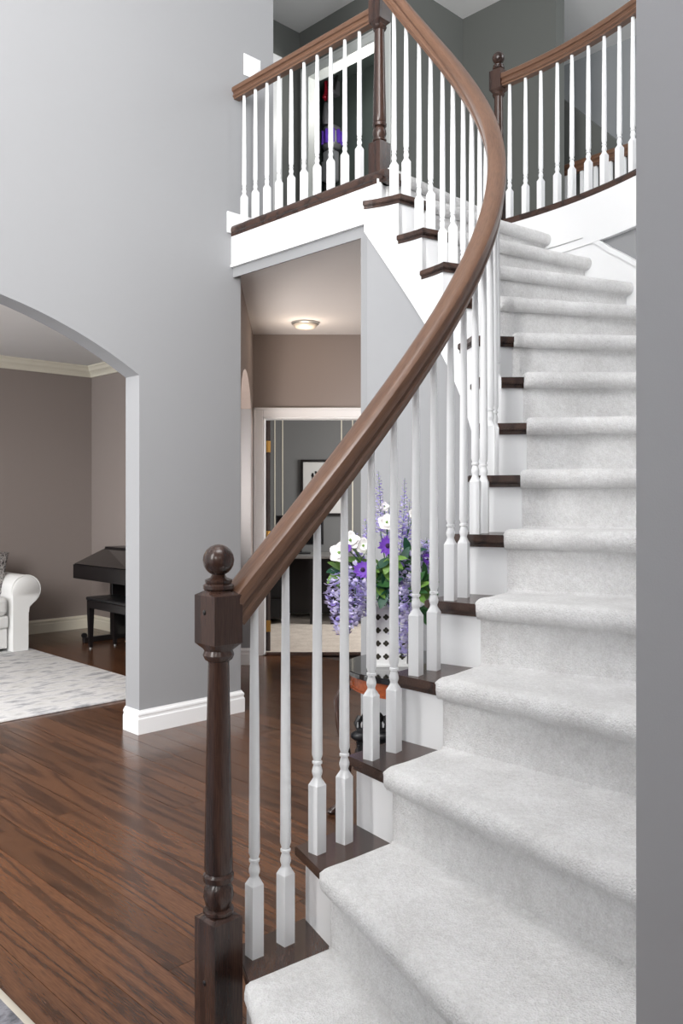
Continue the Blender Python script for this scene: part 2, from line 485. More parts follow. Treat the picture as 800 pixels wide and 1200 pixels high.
for x0, x1, z0, z1 in ((DX0 - cw, DX0, 0, DZ + cw), (DX1, DX1 + cw, 0, DZ + cw), (DX0, DX1, DZ, DZ + cw)):
    dc.rbox((x0, DY - 0.016, z0), (x1, DY, z1), 0.004, 1)
for x0, x1, z0, z1 in ((DX0 - cw, DX0 - cw + .02, 0, DZ + cw), (DX0 - cw, DX1 + cw, DZ + cw - .02, DZ + cw)):
    dc.rbox((x0, DY - 0.024, z0), (x1, DY - .012, z1), 0.004, 1)
dc.box((DX0 - .001, DY - .01, 0), (DX0 + 0.012, DY + .12, DZ)); dc.box((DX1 - 0.012, DY - .01, 0), (DX1, DY + .12, DZ)); dc.box((DX0, DY - .01, DZ - 0.012), (DX1, DY + .12, DZ))
S('trim_2', dc, white, False)
dr = MB(); dr.prism([(DX0 + 0.015, DY + 0.135), (DX0 + 0.047, DY + 0.13), (DX0 - 0.20, DY + 0.88), (DX0 - 0.235, DY + 0.87)], 0.012, DZ - 0.014)
door = S('door_1', dr, wood_dark, False)
for z in (0.21, 0.92, 1.635):
    m = MB(); m.lathe([(0.006, -0.045), (0.006, 0.045)], 10, (DX0 + 0.022, DY + 0.122, z))
    m.box((DX0 + 0.016, DY + 0.1235, z - 0.045), (DX0 + 0.05, DY + 0.1295, z + 0.045))
    m.build('hinge', brass, door)
th_ = MB(); th_.box((DX0, DY - 0.01, 0.0), (DX1, DY + 0.10, 0.008)); S('trim_3', th_, wood_dark, False)

# office beyond the door
of = MB(); of.box((-1.05, DY + 0.10, -0.03), (1.75, 9.0, 0.008)); S('floor_office', of, carpet_off, False)
of = MB(); of.box((-1.15, 8.90, 0), (1.75, 9.0, CL1)); wob = S('wall_office_back', of, paint_office, False)
for x in (-0.705, -0.623, 0.0, 0.117, 0.74, 0.82):
    m = MB(); m.box((x - 0.006, 8.897, 0.1), (x + 0.006, 8.9, CL1)); m.build('wall_stripe', cream, wob)
of = MB(); of.box((-1.15, DY + .11, 0), (-1.05, 8.9, CL1)); S('wall_office_left', of, paint_office, False)
of = MB(); of.box((1.75, DY + .11, 0), (1.85, 8.9, CL1)); S('wall_office_right', of, paint_office, False)
st = MB(); base_run(st, [(-1.05, 8.90), (1.75, 8.90)]); S('baseboard_office', st, white, False)

# header, jamb and curved wall under the stair
hd = MB()
hd.box((-0.055, -1.016, 2.478), (-0.045, 0.0, 2.57))
hd.box((-0.055, -1.09, 0), (0.07, -1.016, 2.57))
f0, f1, f2, f3 = hw(-0.055, -1.09), SP(14.3, -0.0425), SP(14.3, 0.05), hw(0.03, -1.08)
S('wall_under_balcony', hd, paint)
hd = MB(); hd.prism([(v.x, v.y) for v in (f0, f1, f2, f3)], 0, 2.46); S('wall_stair_corner', hd, paint, False)
cw_ = MB()
us = [0.9 + (14.3 - 0.9) * i / 60 for i in range(61)]
def bot(u): return RISE * (u + 1) - 0.39
vs = []
for u in us:
    zt = max(0.02, bot(u) + 0.04)
    for s, z in ((-0.044, 0), (-0.044, zt), (0.06, zt), (0.06, 0)): vs.append(SP(u, s, z))
fs = [(4 * i + j, 4 * i + (j + 1) % 4, 4 * i + 4 + (j + 1) % 4, 4 * i + 4 + j) for i in range(60) for j in range(4)] + [(0, 1, 2, 3), (240, 241, 242, 243)]
cw_.add(vs, fs, True)
S('wall_under_stair', cw_, paint, False)
bb = MB()
fr = [(SP(u, -0.042), -radial(u), Vector((0, 0, 1))) for u in [1.9 + 12.3 * i / 40 for i in range(41)]]
bb.sweep(fr, BPROF, smooth=True)
S('baseboard_under_stair', bb, white, False)

# upper floor slab (its underside is the lower ceiling)
poly = [(-0.05, 0.0), (-0.05, -1.12)]
poly = [tuple(hw(a, b)[:2]) for a, b in poly]
un = 14.37
poly += [tuple(SP(un, 0.06)[:2]), tuple(SP(un, s_out(un) + 0.02)[:2])]
o = SP(un, s_out(un)) - CEN; an = math.atan2(o.y, o.x)
for i in range(1, 19):
    a = an + (R(-8) - an) * i / 18
    poly.append((CEN.x + (RO + 0.02) * cos(a), CEN.y + (RO + 0.02) * sin(a)))
poly += [(5, 2.9), (5, 10.5), (-2.4, 10.5), tuple(hw(0.0, 2.1)[:2]), tuple(hw(0.0, T)[:2])]
def slab(poly, z0, z1):
    bm = bmesh.new()
    vs = [bm.verts.new((x, y, z0)) for x, y in poly]
    f = bm.faces.new(vs)
    r_ = bmesh.ops.extrude_face_region(bm, geom=[f])
    for v in [g for g in r_['geom'] if isinstance(g, bmesh.types.BMVert)]: v.co.z = z1
    bmesh.ops.triangulate(bm, faces=[f for f in bm.faces if len(f.verts) > 4])
    bm.verts.index_update()
    m = MB(); m.add([v.co.copy() for v in bm.verts], [[v.index for v in f.verts] for f in bm.faces]); bm.free()
    return m
S('ceiling_hall', slab(poly, CL1, CL1 + 0.03), ceilm, False)
S('floor_upstairs', slab(poly, CL1 + 0.031, FL2 - 0.018), carpet, False)

# outer curved wall below the gallery
def ring_wall(mb, r0, r1, a0, a1, z0f, z1f, n=40):
    vs = []
    for i in range(n + 1):
        a = a0 + (a1 - a0) * i / n
        d = Vector((cos(a), sin(a), 0))
        for r, z in ((r0, z0f(a)), (r0, z1f(a)), (r1, z1f(a)), (r1, z0f(a))): vs.append(CEN + d * r + Vector((0, 0, z)))
    fs = [(4 * i + j, 4 * i + (j + 1) % 4, 4 * i + 4 + (j + 1) % 4, 4 * i + 4 + j) for i in range(n) for j in range(4)] + [(0, 1, 2, 3), (4 * n, 4 * n + 1, 4 * n + 2, 4 * n + 3)]
    mb.add(vs, fs, True); return mb
K = lambda v: (lambda a: v)
wo = MB(); ring_wall(wo, RO + 0.01, RO + 0.11, R(-35), an + 0.06, K(0), K(CL1)); 
ring_wall(wo, RO + 0.01, RO + 0.11, R(-35), R(-8), K(CL1), K(CL2), 16)
S('wall_stair_outer', wo, paint, False)

# near wall at the right edge of the picture
wr = MB(); wr.prism([(0.452, 1.29), (0.497, 1.405), (1.9, 2.08), (1.9, 1.985)], 0, CL2)
S('wall_right', wr, paint_right, False)
# unseen shell round the camera, added to block light from behind and above
m = MB(); m.box((-1.2, -2.4, 2.6), (4.2, 0.75, CL2)); S('light_block_top', m, ceilm, False)
m = MB(); m.box((-1.2, -2.5, 0), (4.3, -2.4, CL2)); S('light_block_back', m, paint, False)
m = MB(); m.box((-1.3, -2.5, 0), (-1.2, 0.62, 2.6)); S('light_block_left', m, paint, False)  # added to keep the entry light off the lowest steps
m = MB(); m.box((4.2, -2.4, 0), (4.3, 3.0, CL2)); S('light_block_right', m, paint, False)

# upstairs walls
def W2(name, pts, mat, z0=FL2, z1=CL2, t=0.1):
    """wall through plan points (a, b); thickness away to the left of the run"""
    m = MB()
    for (a0, b0), (a1, b1) in zip(pts, pts[1:]):
        d = Vector((a1 - a0, b1 - b0, 0)).normalized(); nn = Vector((-d.y, d.x, 0)) * t
        m.prism([(a0, b0), (a1, b1), (a1 + nn.x, b1 + nn.y), (a0 + nn.x, b0 + nn.y)], z0, z1)
    return S(name, m, mat)
UA = 1.807; UB = 1.534; OB1, OB0 = 1.42, 0.55; OZ = 4.79
m = MB(); m.box((UA, OB1, FL2), (UA + 0.11, UB, CL2)); m.box((UA, 0.43, FL2), (UA + 0.11, OB0, CL2)); m.box((UA, OB0, OZ), (UA + 0.11, OB1, CL2))
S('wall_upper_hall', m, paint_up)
m = MB()
for b0, b1, z0, z1 in ((OB1, OB1 + 0.075, FL2, OZ + .075), (OB0 - .075, OB0, FL2, OZ + .075), (OB0, OB1, OZ, OZ + .075)):
    m.rbox((UA - 0.016, b0, z0), (UA, b1, z1), 0.004, 1)
for b0, b1, z0, z1 in ((OB1 + .055, OB1 + 0.075, FL2, OZ + .075), (OB0 - .075, OB1 + .075, OZ + .055, OZ + .075)):
    m.rbox((UA - 0.024, b0, z0), (UA - .012, b1, z1), 0.004, 1)
m.box((UA - .01, OB1 - .012, FL2), (UA + .10, OB1, OZ)); m.box((UA - .01, OB0, FL2), (UA + .11, OB0 + .012, OZ)); m.box((UA - .01, OB0, OZ - .012), (UA + .11, OB1, OZ))
S('trim_4', m, plain('white_casing_shaded', (196, 199, 197), 0.45))  # white casing darkened in colour to stand in for shade
m = MB(); m.box((UA + 0.75, 0.50, FL2), (UA + 0.80, 2.35, CL2)); m.box((UA + .10, 2.30, FL2), (UA + .75, 2.35, CL2)); m.box((UA + .10, UB + .1, FL2), (UA + .11, 2.30, CL2)); m.box((UA + .11, 0.511, FL2), (UA + .75, 0.53, CL2)); m.box((UA + .11, .53, 5.14), (UA + .75, 2.30, 5.18))
S('wall_closet', m, closet_m)
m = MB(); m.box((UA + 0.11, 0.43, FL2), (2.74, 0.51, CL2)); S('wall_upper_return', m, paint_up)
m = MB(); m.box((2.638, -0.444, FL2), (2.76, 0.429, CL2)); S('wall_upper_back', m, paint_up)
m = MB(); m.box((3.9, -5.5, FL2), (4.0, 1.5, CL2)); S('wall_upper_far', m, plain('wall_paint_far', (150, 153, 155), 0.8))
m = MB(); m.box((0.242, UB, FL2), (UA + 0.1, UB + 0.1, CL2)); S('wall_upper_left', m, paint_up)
m = MB(); m.box((1.50, UB - 0.016, FL2), (1.60, UB, 4.91)); m.box((0.7, UB - .016, 4.81), (1.5, UB, 4.91)); S('trim_5', m, white)
# sloping half wall of the far upstairs flight
m = MB()
def far(px, y, a):                           # point on the plane a = const seen at (px, y)
    k = (px - 400) / 985
    b = (P0.x + a * A.x - k * (P0.y + a * A.y)) / (k * B.y - B.x)
    w = hw(a, b); return b, H + (585 - y) * w.y / 985
b0, z0 = far(660, 116, 3.2); b1, z1 = far(745, 182, 3.2)
b2 = b1 + (b1 - b0) * 0.9; z2 = z1 + (z1 - z0) * 0.9
q = [(3.2, b0 + .12, FL2), (3.2, b2, FL2), (3.2, b2, z2), (3.2, b0 + .12, z0 + (z0 - z1) / (b0 - b1) * .12)]
m.add(q + [(3.3, p[1], p[2]) for p in q], [(0, 1, 2, 3), (7, 6, 5, 4), (0, 4, 5, 1), (1, 5, 6, 2), (2, 6, 7, 3), (3, 7, 4, 0)])
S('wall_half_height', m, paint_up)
m = MB(); m.add([(-9, -5, CL2), (6, -5, CL2), (6, 11, CL2), (-9, 11, CL2), (-9, -5, CL2 + .05), (6, -5, CL2 + .05), (6, 11, CL2 + .05), (-9, 11, CL2 + .05)],
                [(0, 1, 2, 3), (4, 5, 6, 7), (0, 1, 5, 4), (1, 2, 6, 5), (2, 3, 7, 6), (3, 0, 4, 7)])
S('ceiling_upper', m, ceilm, False)

# ================================================================== STAIRCASE
stair = thing('staircase', 'curved staircase with white risers, dark oak tread ends and pale grey carpet', 'staircase', (base(0).x, base(0).y, 0))
def SB(mb, name, mat, sharp=40):             # world-space mesh as a child of stair
    off = stair.location
    mb.v = [v - off for v in mb.v]
    return mb.build(name, mat, stair, sharp=sharp)
def tread_poly(k, sf, back=0.0, s0=None, s1=None, fo=0.0):
    """plan outline: nosing line of step k to the riser of step k+1; fo pulls the front back, sf the open end"""
    un_, ur = u_nose(k) + fo, u_rise(k + 1) + back
    so = s1 if s1 is not None else s_out(un_) - 0.0
    p = []
    for i in range(5):
        u = un_ + (ur - un_) * i / 4; p.append(SP(u, sf))
    se = s1 if s1 is not None else s_out(ur)
    p.append(SP(ur, se)); p.append(SP(un_, so))
    return [(v.x, v.y) for v in p]
def s_max(k): return None if k > 4 else (0.85, 0.9, 0.86, 0.9)[k - 1]
for k in range(1, 15):
    z = k * RISE
    sm = s_max(k)
    m = MB()
    lay = [(-0.058, 0, z - 0.022, z - 0.004), ]
    m.prism(tread_poly(k, -0.064, s1=sm, fo=0.012), z - 0.003, z)
    m.prism(tread_poly(k, -0.067, s1=sm), z - 0.021, z - 0.003)
    m.prism(tread_poly(k, -0.063, s1=sm, fo=0.03), z - 0.025, z - 0.021)
    m.prism(tread_poly(k, -0.058, s1=sm, fo=0.10), z - 0.038, z - 0.025)
    SB(m, 'tread', wood_tread)
for k in range(1, 16):
    ur = u_rise(k); ub = ur + 0.07
    z1 = k * RISE - (0.025 if k < 15 else 0.03); z0 = max(0, (k - 1) * RISE)
    so = s_max(k) or s_out(ur)
    m = MB(); m.prism([tuple(p[:2]) for p in (SP(ur, -0.052 if k < 15 else 0.050), SP(ur, so), SP(ub, so), SP(ub, -0.052 if k < 15 else 0.050))], z0, z1)
    SB(m, 'riser', white)
# cut stringer on the open side
m = MB()
for k in range(0, 15):
    u0 = u_rise(k) + (0 if k else 0.9); u1 = u_rise(k + 1)
    if k == 0: continue
    zt = k * RISE - 0.025
    for i in range(4):
        a0 = u0 + (u1 - u0) * i / 4; a1 = u0 + (u1 - u0) * (i + 1) / 4
        q = []
        for s in (-0.055, -0.030):
            for u, t in ((a0, 0), (a1, 0), (a1, 1), (a0, 1)):
                q.append(SP(u, s, zt if t else max(0.0, min(zt - .02, bot(u)))))
        m.add(q, [(0, 1, 2, 3), (7, 6, 5, 4), (0, 4, 5, 1), (1, 5, 6, 2), (2, 6, 7, 3), (3, 7, 4, 0)])
SB(m, 'stringer', white)
# skirt board along the outer wall, with a bead on top
def pitch_at(a):
    best = None
    for i in range(0, 161):
        u = -0.5 + 15.3 * i / 160
        e = base(u) - CEN; aa = math.atan2(e.y, e.x)
        d = abs(aa - a)
        if best is None or d < best[0]: best = (d, u)
    u = best[1]
    return RISE * (u + 1.2)
PT = {}
def pitch(a):
    key = round(a, 5)
    if key not in PT: PT[key] = pitch_at(a)
    return PT[key]
AS0, AS1 = R(-28), an + 0.05
def smoothp(a):
    return sum(pitch(a + d) for d in (-0.06, -0.03, 0, 0.03, 0.06)) / 5
m = MB(); ring_wall(m, RO - 0.005, RO + 0.012, AS0, AS1, lambda a: max(0, smoothp(a) - 0.34), lambda a: min(CL1 + .03, smoothp(a) + 0.115), 50)
ring_wall(m, RO - 0.013, RO + 0.012, AS0, AS1, lambda a: min(CL1 + .03, smoothp(a) + 0.100), lambda a: min(CL1 + .03, smoothp(a) + 0.128), 50)
SB(m, 'skirt_board', white)
# carpet: one folded strip over all the steps
CS0 = 0.104
def carpet_rows():
    rows_ = []
    rnd = random.Random(5)
    for k in range(15, 0, -1):
        z = k * RISE
        pr = []                              # (distance along the run from the nosing, z, thickness direction)
        rn = 0.026
        if k == 15:
            for t in (0.30, 0.2, 0.1): pr.append((t, z, 0, 1))
        else:
            for t in (1.0, 0.97, 0.8, 0.6, 0.4, 0.28): pr.append((None, t, z, 0, 1))
        rows_.append((k, pr))
    return rows_
def carpet_profile(k):
    """list of (u, dt, z): u along the run, dt metres toward the viewer from the nosing line"""
    z = k * RISE; c = z - 0.012; rr = 0.030
    out = []
    un_, ur = u_nose(k), u_rise(k + 1)
    if k == 15:
        for q in (0.2, 0.12, 0.06): out.append((un_ + q * 1.0, 0, z + 0.018))
    else:
        for q in (1.0, 0.93, 0.75, 0.5, 0.3): out.append((un_ + (ur - un_) * q, 0 if q < 1 else 0.012, z + 0.016 + (0.006 if q == 1.0 else 0)))
    for a in (90, 65, 40, 15, -10, -35, -60, -85, -110):
        out.append((un_, rr * 0.9 * cos(R(a)) - 0.012, c + rr * sin(R(a))))
    u_r = u_rise(k)
    for zz in (c - 0.036, c - 0.06, z - RISE + 0.06, z - RISE + 0.016):
        out.append((u_r, 0.013, zz))
    return out
def tangent(u): return (base(u + 0.05) - base(u - 0.05)).normalized()
ns = 30
vs = []; ncol = 0
profs = []
for k in range(15, 0, -1): profs += [(k,) + p for p in carpet_profile(k)]
cols = [(-0.001, 0.0), (0.0, 0.55), (0.006, 0.88), (0.016, 1.0)] + [(None, q / ns) for q in range(1, ns + 1)]
rnd = random.Random(11)
noise = __import__('mathutils').noise
for (k, u, dt, z) in profs:
    tn = radial(u_nose(k)); tn = Vector((-tn.y, tn.x, 0))     # run direction at this step
    for ds, f in cols:
        if ds is None:
            so = (s_max(k) - 0.01) if k <= 4 else s_out(u) - 0.006
            s = CS0 + 0.016 + (so - CS0 - 0.016) * f; th = 1.0
        else: s = CS0 + ds; th = f
        p = SP(u, s)
        zz = z; d = dt
        # thin toward the edge: pull in to the timber below
        base_z = max(k * RISE + 0.0005, 0) if z > k * RISE else z
        zz = base_z + (z - base_z) * th
        if z <= k * RISE + 0.0001: d = dt * th - 0.004 * (1 - th)
        p = p - tn * d
        nz = noise.noise(Vector((p.x * 16, p.y * 16, zz * 16 + k))) * 0.0035 + noise.noise(Vector((p.x * 60, p.y * 60, zz * 60))) * 0.0016
        p = p - tn * nz * th * 0.7
        vs.append(Vector((p.x, p.y, zz + nz * th * 0.5)))
nc = len(cols); nr = len(profs)
fs = [(i * nc + j, i * nc + j + 1, (i + 1) * nc + j + 1, (i + 1) * nc + j) for i in range(nr - 1) for j in range(nc - 1)]
m = MB(); m.add(vs, fs, True)
SB(m, 'carpet_runner', carpet, sharp=75)

# ================================================================== RAILINGS
BH = 0.0152
def baluster_mb(top):
    m = MB()
    n = 16
    q = ('sq', BH)
    prof = [(q, 0), (q, 0.162)]
    m.lathe(prof, n, rot=0, smooth=False)
    m.lathe([(('sq', BH), 0.162), (0.0105, 0.178), (0.0098, 0.182), (0.0125, 0.190), (0.0128, 0.196), (0.0098, 0.207), (0.0082, 0.212), (0.0120, 0.2135), (0.0122, 0.219), (0.0095, 0.2205),
             (0.0098, 0.224), (0.0130, 0.234), (0.0126, 0.30), (0.0112, 0.55), (0.0085, top)], n)
    return m.mesh('baluster', white)
BM = {}
def bal_mesh(top):
    k = round(top, 3)
    if k not in BM:
        me = baluster_mb(k)
        try: me.set_sharp_from_angle(angle=R(45))
        except Exception: pass
        BM[k] = me
    return BM[k]
RP_ = [(0.019, -0.037), (0.020, -0.028), (0.0265, -0.025), (0.0275, -0.018), (0.0235, -0.013), (0.0225, -0.004), (0.0255, 0.001), (0.0325, 0.004), (0.0335, 0.012), (0.0335, 0.020), (0.031, 0.028), (0.025, 0.0335), (0.012, 0.037)]
RPROF = [(-0.019, -0.037)] + RP_ + [(-a_, b_) for a_, b_ in RP_[:0:-1]]
def rail_sweep(pts, root, name='handrail', prof=RPROF, mat=None):
    pts = [Vector(p) for p in pts]; fr = []
    for i, p in enumerate(pts):
        t = (pts[min(i + 1, len(pts) - 1)] - pts[max(i - 1, 0)]).normalized()
        s = Vector((t.y, -t.x, 0)).normalized(); u = s.cross(t)
        fr.append((p - root.location, s, u))
    m = MB(); m.sweep(fr, prof, uvl=0.012)
    return m.build(name, mat or wood_rail, root, sharp=28)
def newel(root, loc, zb, rz, base_h, block0, finial=True, half=0.0372):
    """turned newel post: square foot, vase and rings, tapering shaft, square block, ball; zb = height of its foot"""
    L = Vector(loc) - root.location; L.z = zb - root.location.z
    m = MB(); n = 24
    q = ('sq', half)
    b = base_h
    m.lathe([(q, 0), (q, b)], n, smooth=False)
    m.lathe([(q, b), (0.030, b + 0.008), (0.034, b + 0.011), (0.034, b + 0.017), (0.026, b + 0.021), (0.029, b + 0.030), (0.0335, b + 0.046), (0.031, b + 0.064), (0.024, b + 0.076), (0.033, b + 0.080),
             (0.034, b + 0.092), (0.029, b + 0.098), (0.0315, b + 0.104), (0.031, b + 0.14), (0.0235, block0 - 0.034), (0.024, block0 - 0.030), (0.030, block0 - 0.026), (0.0345, block0 - 0.016), (0.031, block0 - 0.006), (q, block0 + 0.010)], n)
    t = block0 + 0.125
    m.lathe([(q, block0 + 0.010), (q, t - 0.010)], n, smooth=False)
    m.lathe([(q, t - 0.010), (0.030, t), (0.001, t + 0.0005)], n)
    post = m.build('newel_post', wood_dark, root, L, rz)
    m = MB()
    m.lathe([(0.030, t), (0.034, t + 0.004), (0.034, t + 0.011), (0.028, t + 0.015), (0.030, t + 0.018), (0.030, t + 0.023), (0.018, t + 0.028), (0.0135, t + 0.036)] +
            [(0.0345 * sin(a), t + 0.066 - 0.0345 * cos(a)) for a in [R(x) for x in (24, 40, 55, 70, 90, 110, 130, 150, 165, 178)]], n)
    m.build('ball_finial', wood_dark, post)
    return post
# --- the stair's own railing
NB = base(-0.52)
rail = thing('stair_railing', 'curved dark oak handrail on white turned balusters climbing the staircase', 'railing', (NB.x, NB.y, 0))
n1 = newel(rail, NB, 0, TH, 0.303, 0.893)
for z, sx in ((0.972, 0), (0.17, 0)):
    m = MB(); m.ball((-0.0372, 0.0, z), 0.0055, 10, 6, (0.6, 1, 1.1)); m.build('screw_plug', black_wood, n1)
def z_under(u): return 1.165 + 0.184 * (u - 1)
for i in range(28):
    k = i // 2 + 1
    u = k - 1 + (0.48 if i % 2 else 0)
    p = base(u); z = k * RISE
    o = link('baluster', bal_mesh(z_under(u) - z + 0.012), rail, (p.x - NB.x, p.y - NB.y, z), R(40 + 6.0 * u))
pts = []
for i in range(0, 121):
    u = -0.36 + (13.93 + 0.36) * i / 120
    p = base(u); pts.append((p.x, p.y, z_under(u) + 0.050))
NT = hw(-0.03, -1.115)
e = Vector(pts[-1]); 
rail_sweep(pts, rail)
# --- balcony railing
bal = thing('balcony_railing', 'straight dark oak railing with ten white balusters on the balcony edge', 'railing', (NT.x, NT.y, FL2 - 0.02))
newel(bal, NT, FL2 - 0.02, TH, 0.155, 0.722)
b0 = Vector((-0.55, 4.75, 0)); b1 = hw(-0.03, -1.115)
q0 = hw(-0.03, -0.072); q9 = hw(-0.03, -0.982)
for j in range(10):
    p = q0 + (q9 - q0) * j / 9
    link('baluster', bal_mesh(0.735), bal, (p.x - NT.x, p.y - NT.y, 0.006), TH)
a, b = hw(-0.03, -1.085), hw(-0.03, 0.0)
rail_sweep([(a.x, a.y, FL2 + 0.756), ((a.x + b.x) / 2, (a.y + b.y) / 2, FL2 + 0.756), (b.x, b.y, FL2 + 0.756)], bal)
SHP = [(-0.046, -0.022), (0.046, -0.022), (0.052, -0.016), (0.052, 0.004), (0.046, 0.010), (-0.046, 0.010), (-0.052, 0.004), (-0.052, -0.016)]
# nosing of the balcony: from the wall, round the newel's corner, along the landing edge
a, b = hw(-0.048, 0.0), hw(-0.048, -1.165)
m = MB()
def shoe_from(pts, root, name, w0=-0.05, w1=0.05, mat=wood_tread):
    prof = [(w0, -0.060), (w1 - 0.014, -0.060), (w1 - .010, -0.056), (w1 - .008, -0.040), (w1, -0.036), (w1 + .003, -0.024), (w1, -0.010), (w1 - 0.006, 0.0), (w0, 0.0)]
    return rail_sweep(pts, root, name, prof, mat)
sh = [tuple(hw(-0.055, -1.192)[:2]) + (FL2 - .012,), tuple(hw(-0.055, -0.6)[:2]) + (FL2 - .012,), tuple(hw(-0.055, 0.0)[:2]) + (FL2 - .012,)]
shoe_from(sh[::-1], bal, 'nosing', -0.09, 0.022)
c0 = hw(-0.077, -1.177); rd = radial(14.19); tg = Vector((-rd.y, rd.x, 0))
for ins, z0, z1 in ((0.0, -0.026 - .012, 0.008), (0.012, -0.052, -0.038)):
    q = [c0 + tg * ins + rd * ins, c0 + rd * 0.14 + tg * ins, c0 + rd * 0.14 + tg * 0.11, hw(-0.01, -1.09), hw(-0.06, -1.12)]
    m = MB(); m.prism([(v.x - NT.x, v.y - NT.y) for v in q], z0, z1); m.build('landing_nosing', wood_tread, bal)
# --- fascia below (part of the setting)
m = MB(); m.box((-0.067, -1.158, 2.54), (-0.0551, 0.0, FL2 - 0.05)); m.box((-0.073, -1.145, 2.533), (-0.0551, 0.0, 2.548))
S('trim_6', m, white)
m = MB(); m.rbox((-0.10, -0.012, FL2 - 0.05), (0.1, 0.0, FL2 + 0.07), 0.003, 1); S('trim_7', m, white)
# --- gallery railing on the curved outer wall
G = []
GO = min((CEN + Vector((cos(R(x / 10)), sin(R(x / 10)), 0)) * (RO + 0.01) for x in range(300, 620)), key=lambda v: abs(400 + 985 * v.x / v.y - 580))
ga = math.atan2(GO.y - CEN.y, GO.x - CEN.x)
gal = thing('gallery_railing', 'curved dark oak railing with white balusters round the upper gallery', 'railing', (GO.x, GO.y, FL2))
RG = (GO - CEN).length + 0.035
def GP(a, r=RG): return CEN + Vector((cos(a), sin(a), 0)) * r
nG = GP(ga + 0.0)
newel(gal, nG, FL2, TH, 0.155, 0.722)
obs_a = []
for px in (597, 615.5, 633.5, 652.5, 670, 689, 707.5, 725.5, 741, 757, 772, 787):
    best = min((abs(400 + 985 * GP(R(x / 10)).x / GP(R(x / 10)).y - px), R(x / 10)) for x in range(-60, 520))
    obs_a.append(best[1])
for a in obs_a:
    p = GP(a); link('baluster', bal_mesh(0.765), gal, (p.x - GO.x, p.y - GO.y, -0.014), a)
aa = [ga + (R(-6) - ga) * i / 30 for i in range(31)]
rail_sweep([tuple(GP(a)[:2]) + (FL2 + 0.776,) for a in aa], gal)
shoe_from([tuple(GP(a)[:2]) + (FL2 - 0.012,) for a in [ga + 0.04] + aa], gal, 'nosing', -0.05, 0.048)
m = MB(); ring_wall(m, RO - 0.008, RO + 0.03, R(-8), an + 0.05, K(CL1 - 0.01), K(FL2 - 0.05)); ring_wall(m, RO - 0.015, RO + 0.03, R(-8), an + 0.05, K(CL1 - 0.012), K(CL1 + 0.010))
S('trim_8', m, white, False)
# --- railing of the far flight, seen through the gallery balusters
fr_ = thing('far_railing', 'short dark railing with white balusters far behind the gallery railing', 'railing', hw(3.0, -0.7, FL2), TH)
def fl_(px, y, a):
    b_, z_ = far(px, y, a); return Vector((0, b_ + 0.7, z_ - FL2))
p0, p1 = fl_(655, 203, 3.0), fl_(760, 168, 3.0)
p2 = p1 + (p1 - p0) * 0.6
m = MB()
for s_ in (0,):
    fr = []
    for p in (p0, (p0 + p2) / 2, p2): fr.append((p, Vector((1, 0, 0)), Vector((0, 0, 1))))
    m.sweep(fr, [(s1 * 1.2, u1 * 1.2) for s1, u1 in RPROF], uvl=0.012)
m.build('handrail', wood_rail, fr_)
for px in (664, 682, 698, 715, 731, 747):
    b_, z_ = far(px, 200, 3.0)
    zt = p0.z + (p1.z - p0.z) * ((b_ + .7) - p0.y) / (p1.y - p0.y) - 0.03
    m = MB(); m.box((-0.013, -0.013, 0.004), (0.013, 0.013, max(0.03, zt))); m.build('baluster', white, fr_, (0, b_ + 0.7, 0))

# ================================================================== THINGS
# switch plate on the arch wall upstairs
sw = thing('light_switch', 'white three-gang light switch plate high on the grey wall beside balcony', 'switch', hw(0.081, -0.0005, 3.72), TH)
m = MB(); m.rbox((-0.062, -0.006, -0.062), (0.062, 0.0, 0.062), 0.003, 2); m.build('switch_plate', white, sw)
for x in (-0.036, 0, 0.036):
    m = MB(); m.rbox((x - 0.005, -0.014, -0.010), (x + 0.005, -0.006, 0.012), 0.002, 1); m.build('toggle', white, sw)
# flush ceiling light in the hall
cl = thing('ceiling_light', 'round flush ceiling light in the hall behind the stair', 'lamp', (-0.263, 6.10, CL1))
m = MB(); m.lathe([(0.10, 0), (0.10, -0.012), (0.094, -0.016), (0.06, -0.017)], 28); m.build('lamp_base', steel, cl)
m = MB(); m.lathe([(0.088, -0.014), (0.085, -0.026), (0.07, -0.038), (0.045, -0.046), (0.002, -0.049)], 28); m.build('lamp_shade', glass_lamp, cl)

# rugs
rg = MB(); rg.rbox((-3.6, 0.714, 0.001), (0.0, 2.85, 0.013), 0.004, 2)
o = rg.build('area_rug', rug_m, None, P0, TH); tag(o, 'pale grey mottled rug on the living room floor beyond the arch', 'rug')
rg = MB(); rg.rbox((-3.6, -3.3, 0.001), (-2.122, -0.9, 0.011), 0.003, 2)
t = thing('runner_rug', 'dark grey patterned rug with pale bound edge at bottom left corner', 'rug', hw(0, 0), TH)
rg.build('rug_field', rug_dk, t)
m = MB(); m.rbox((-2.128, -3.3, 0.001), (-2.110, -0.9, 0.013), 0.003, 2); m.build('rug_binding', plain('rug_edge', (168, 162, 150), 0.9), t)

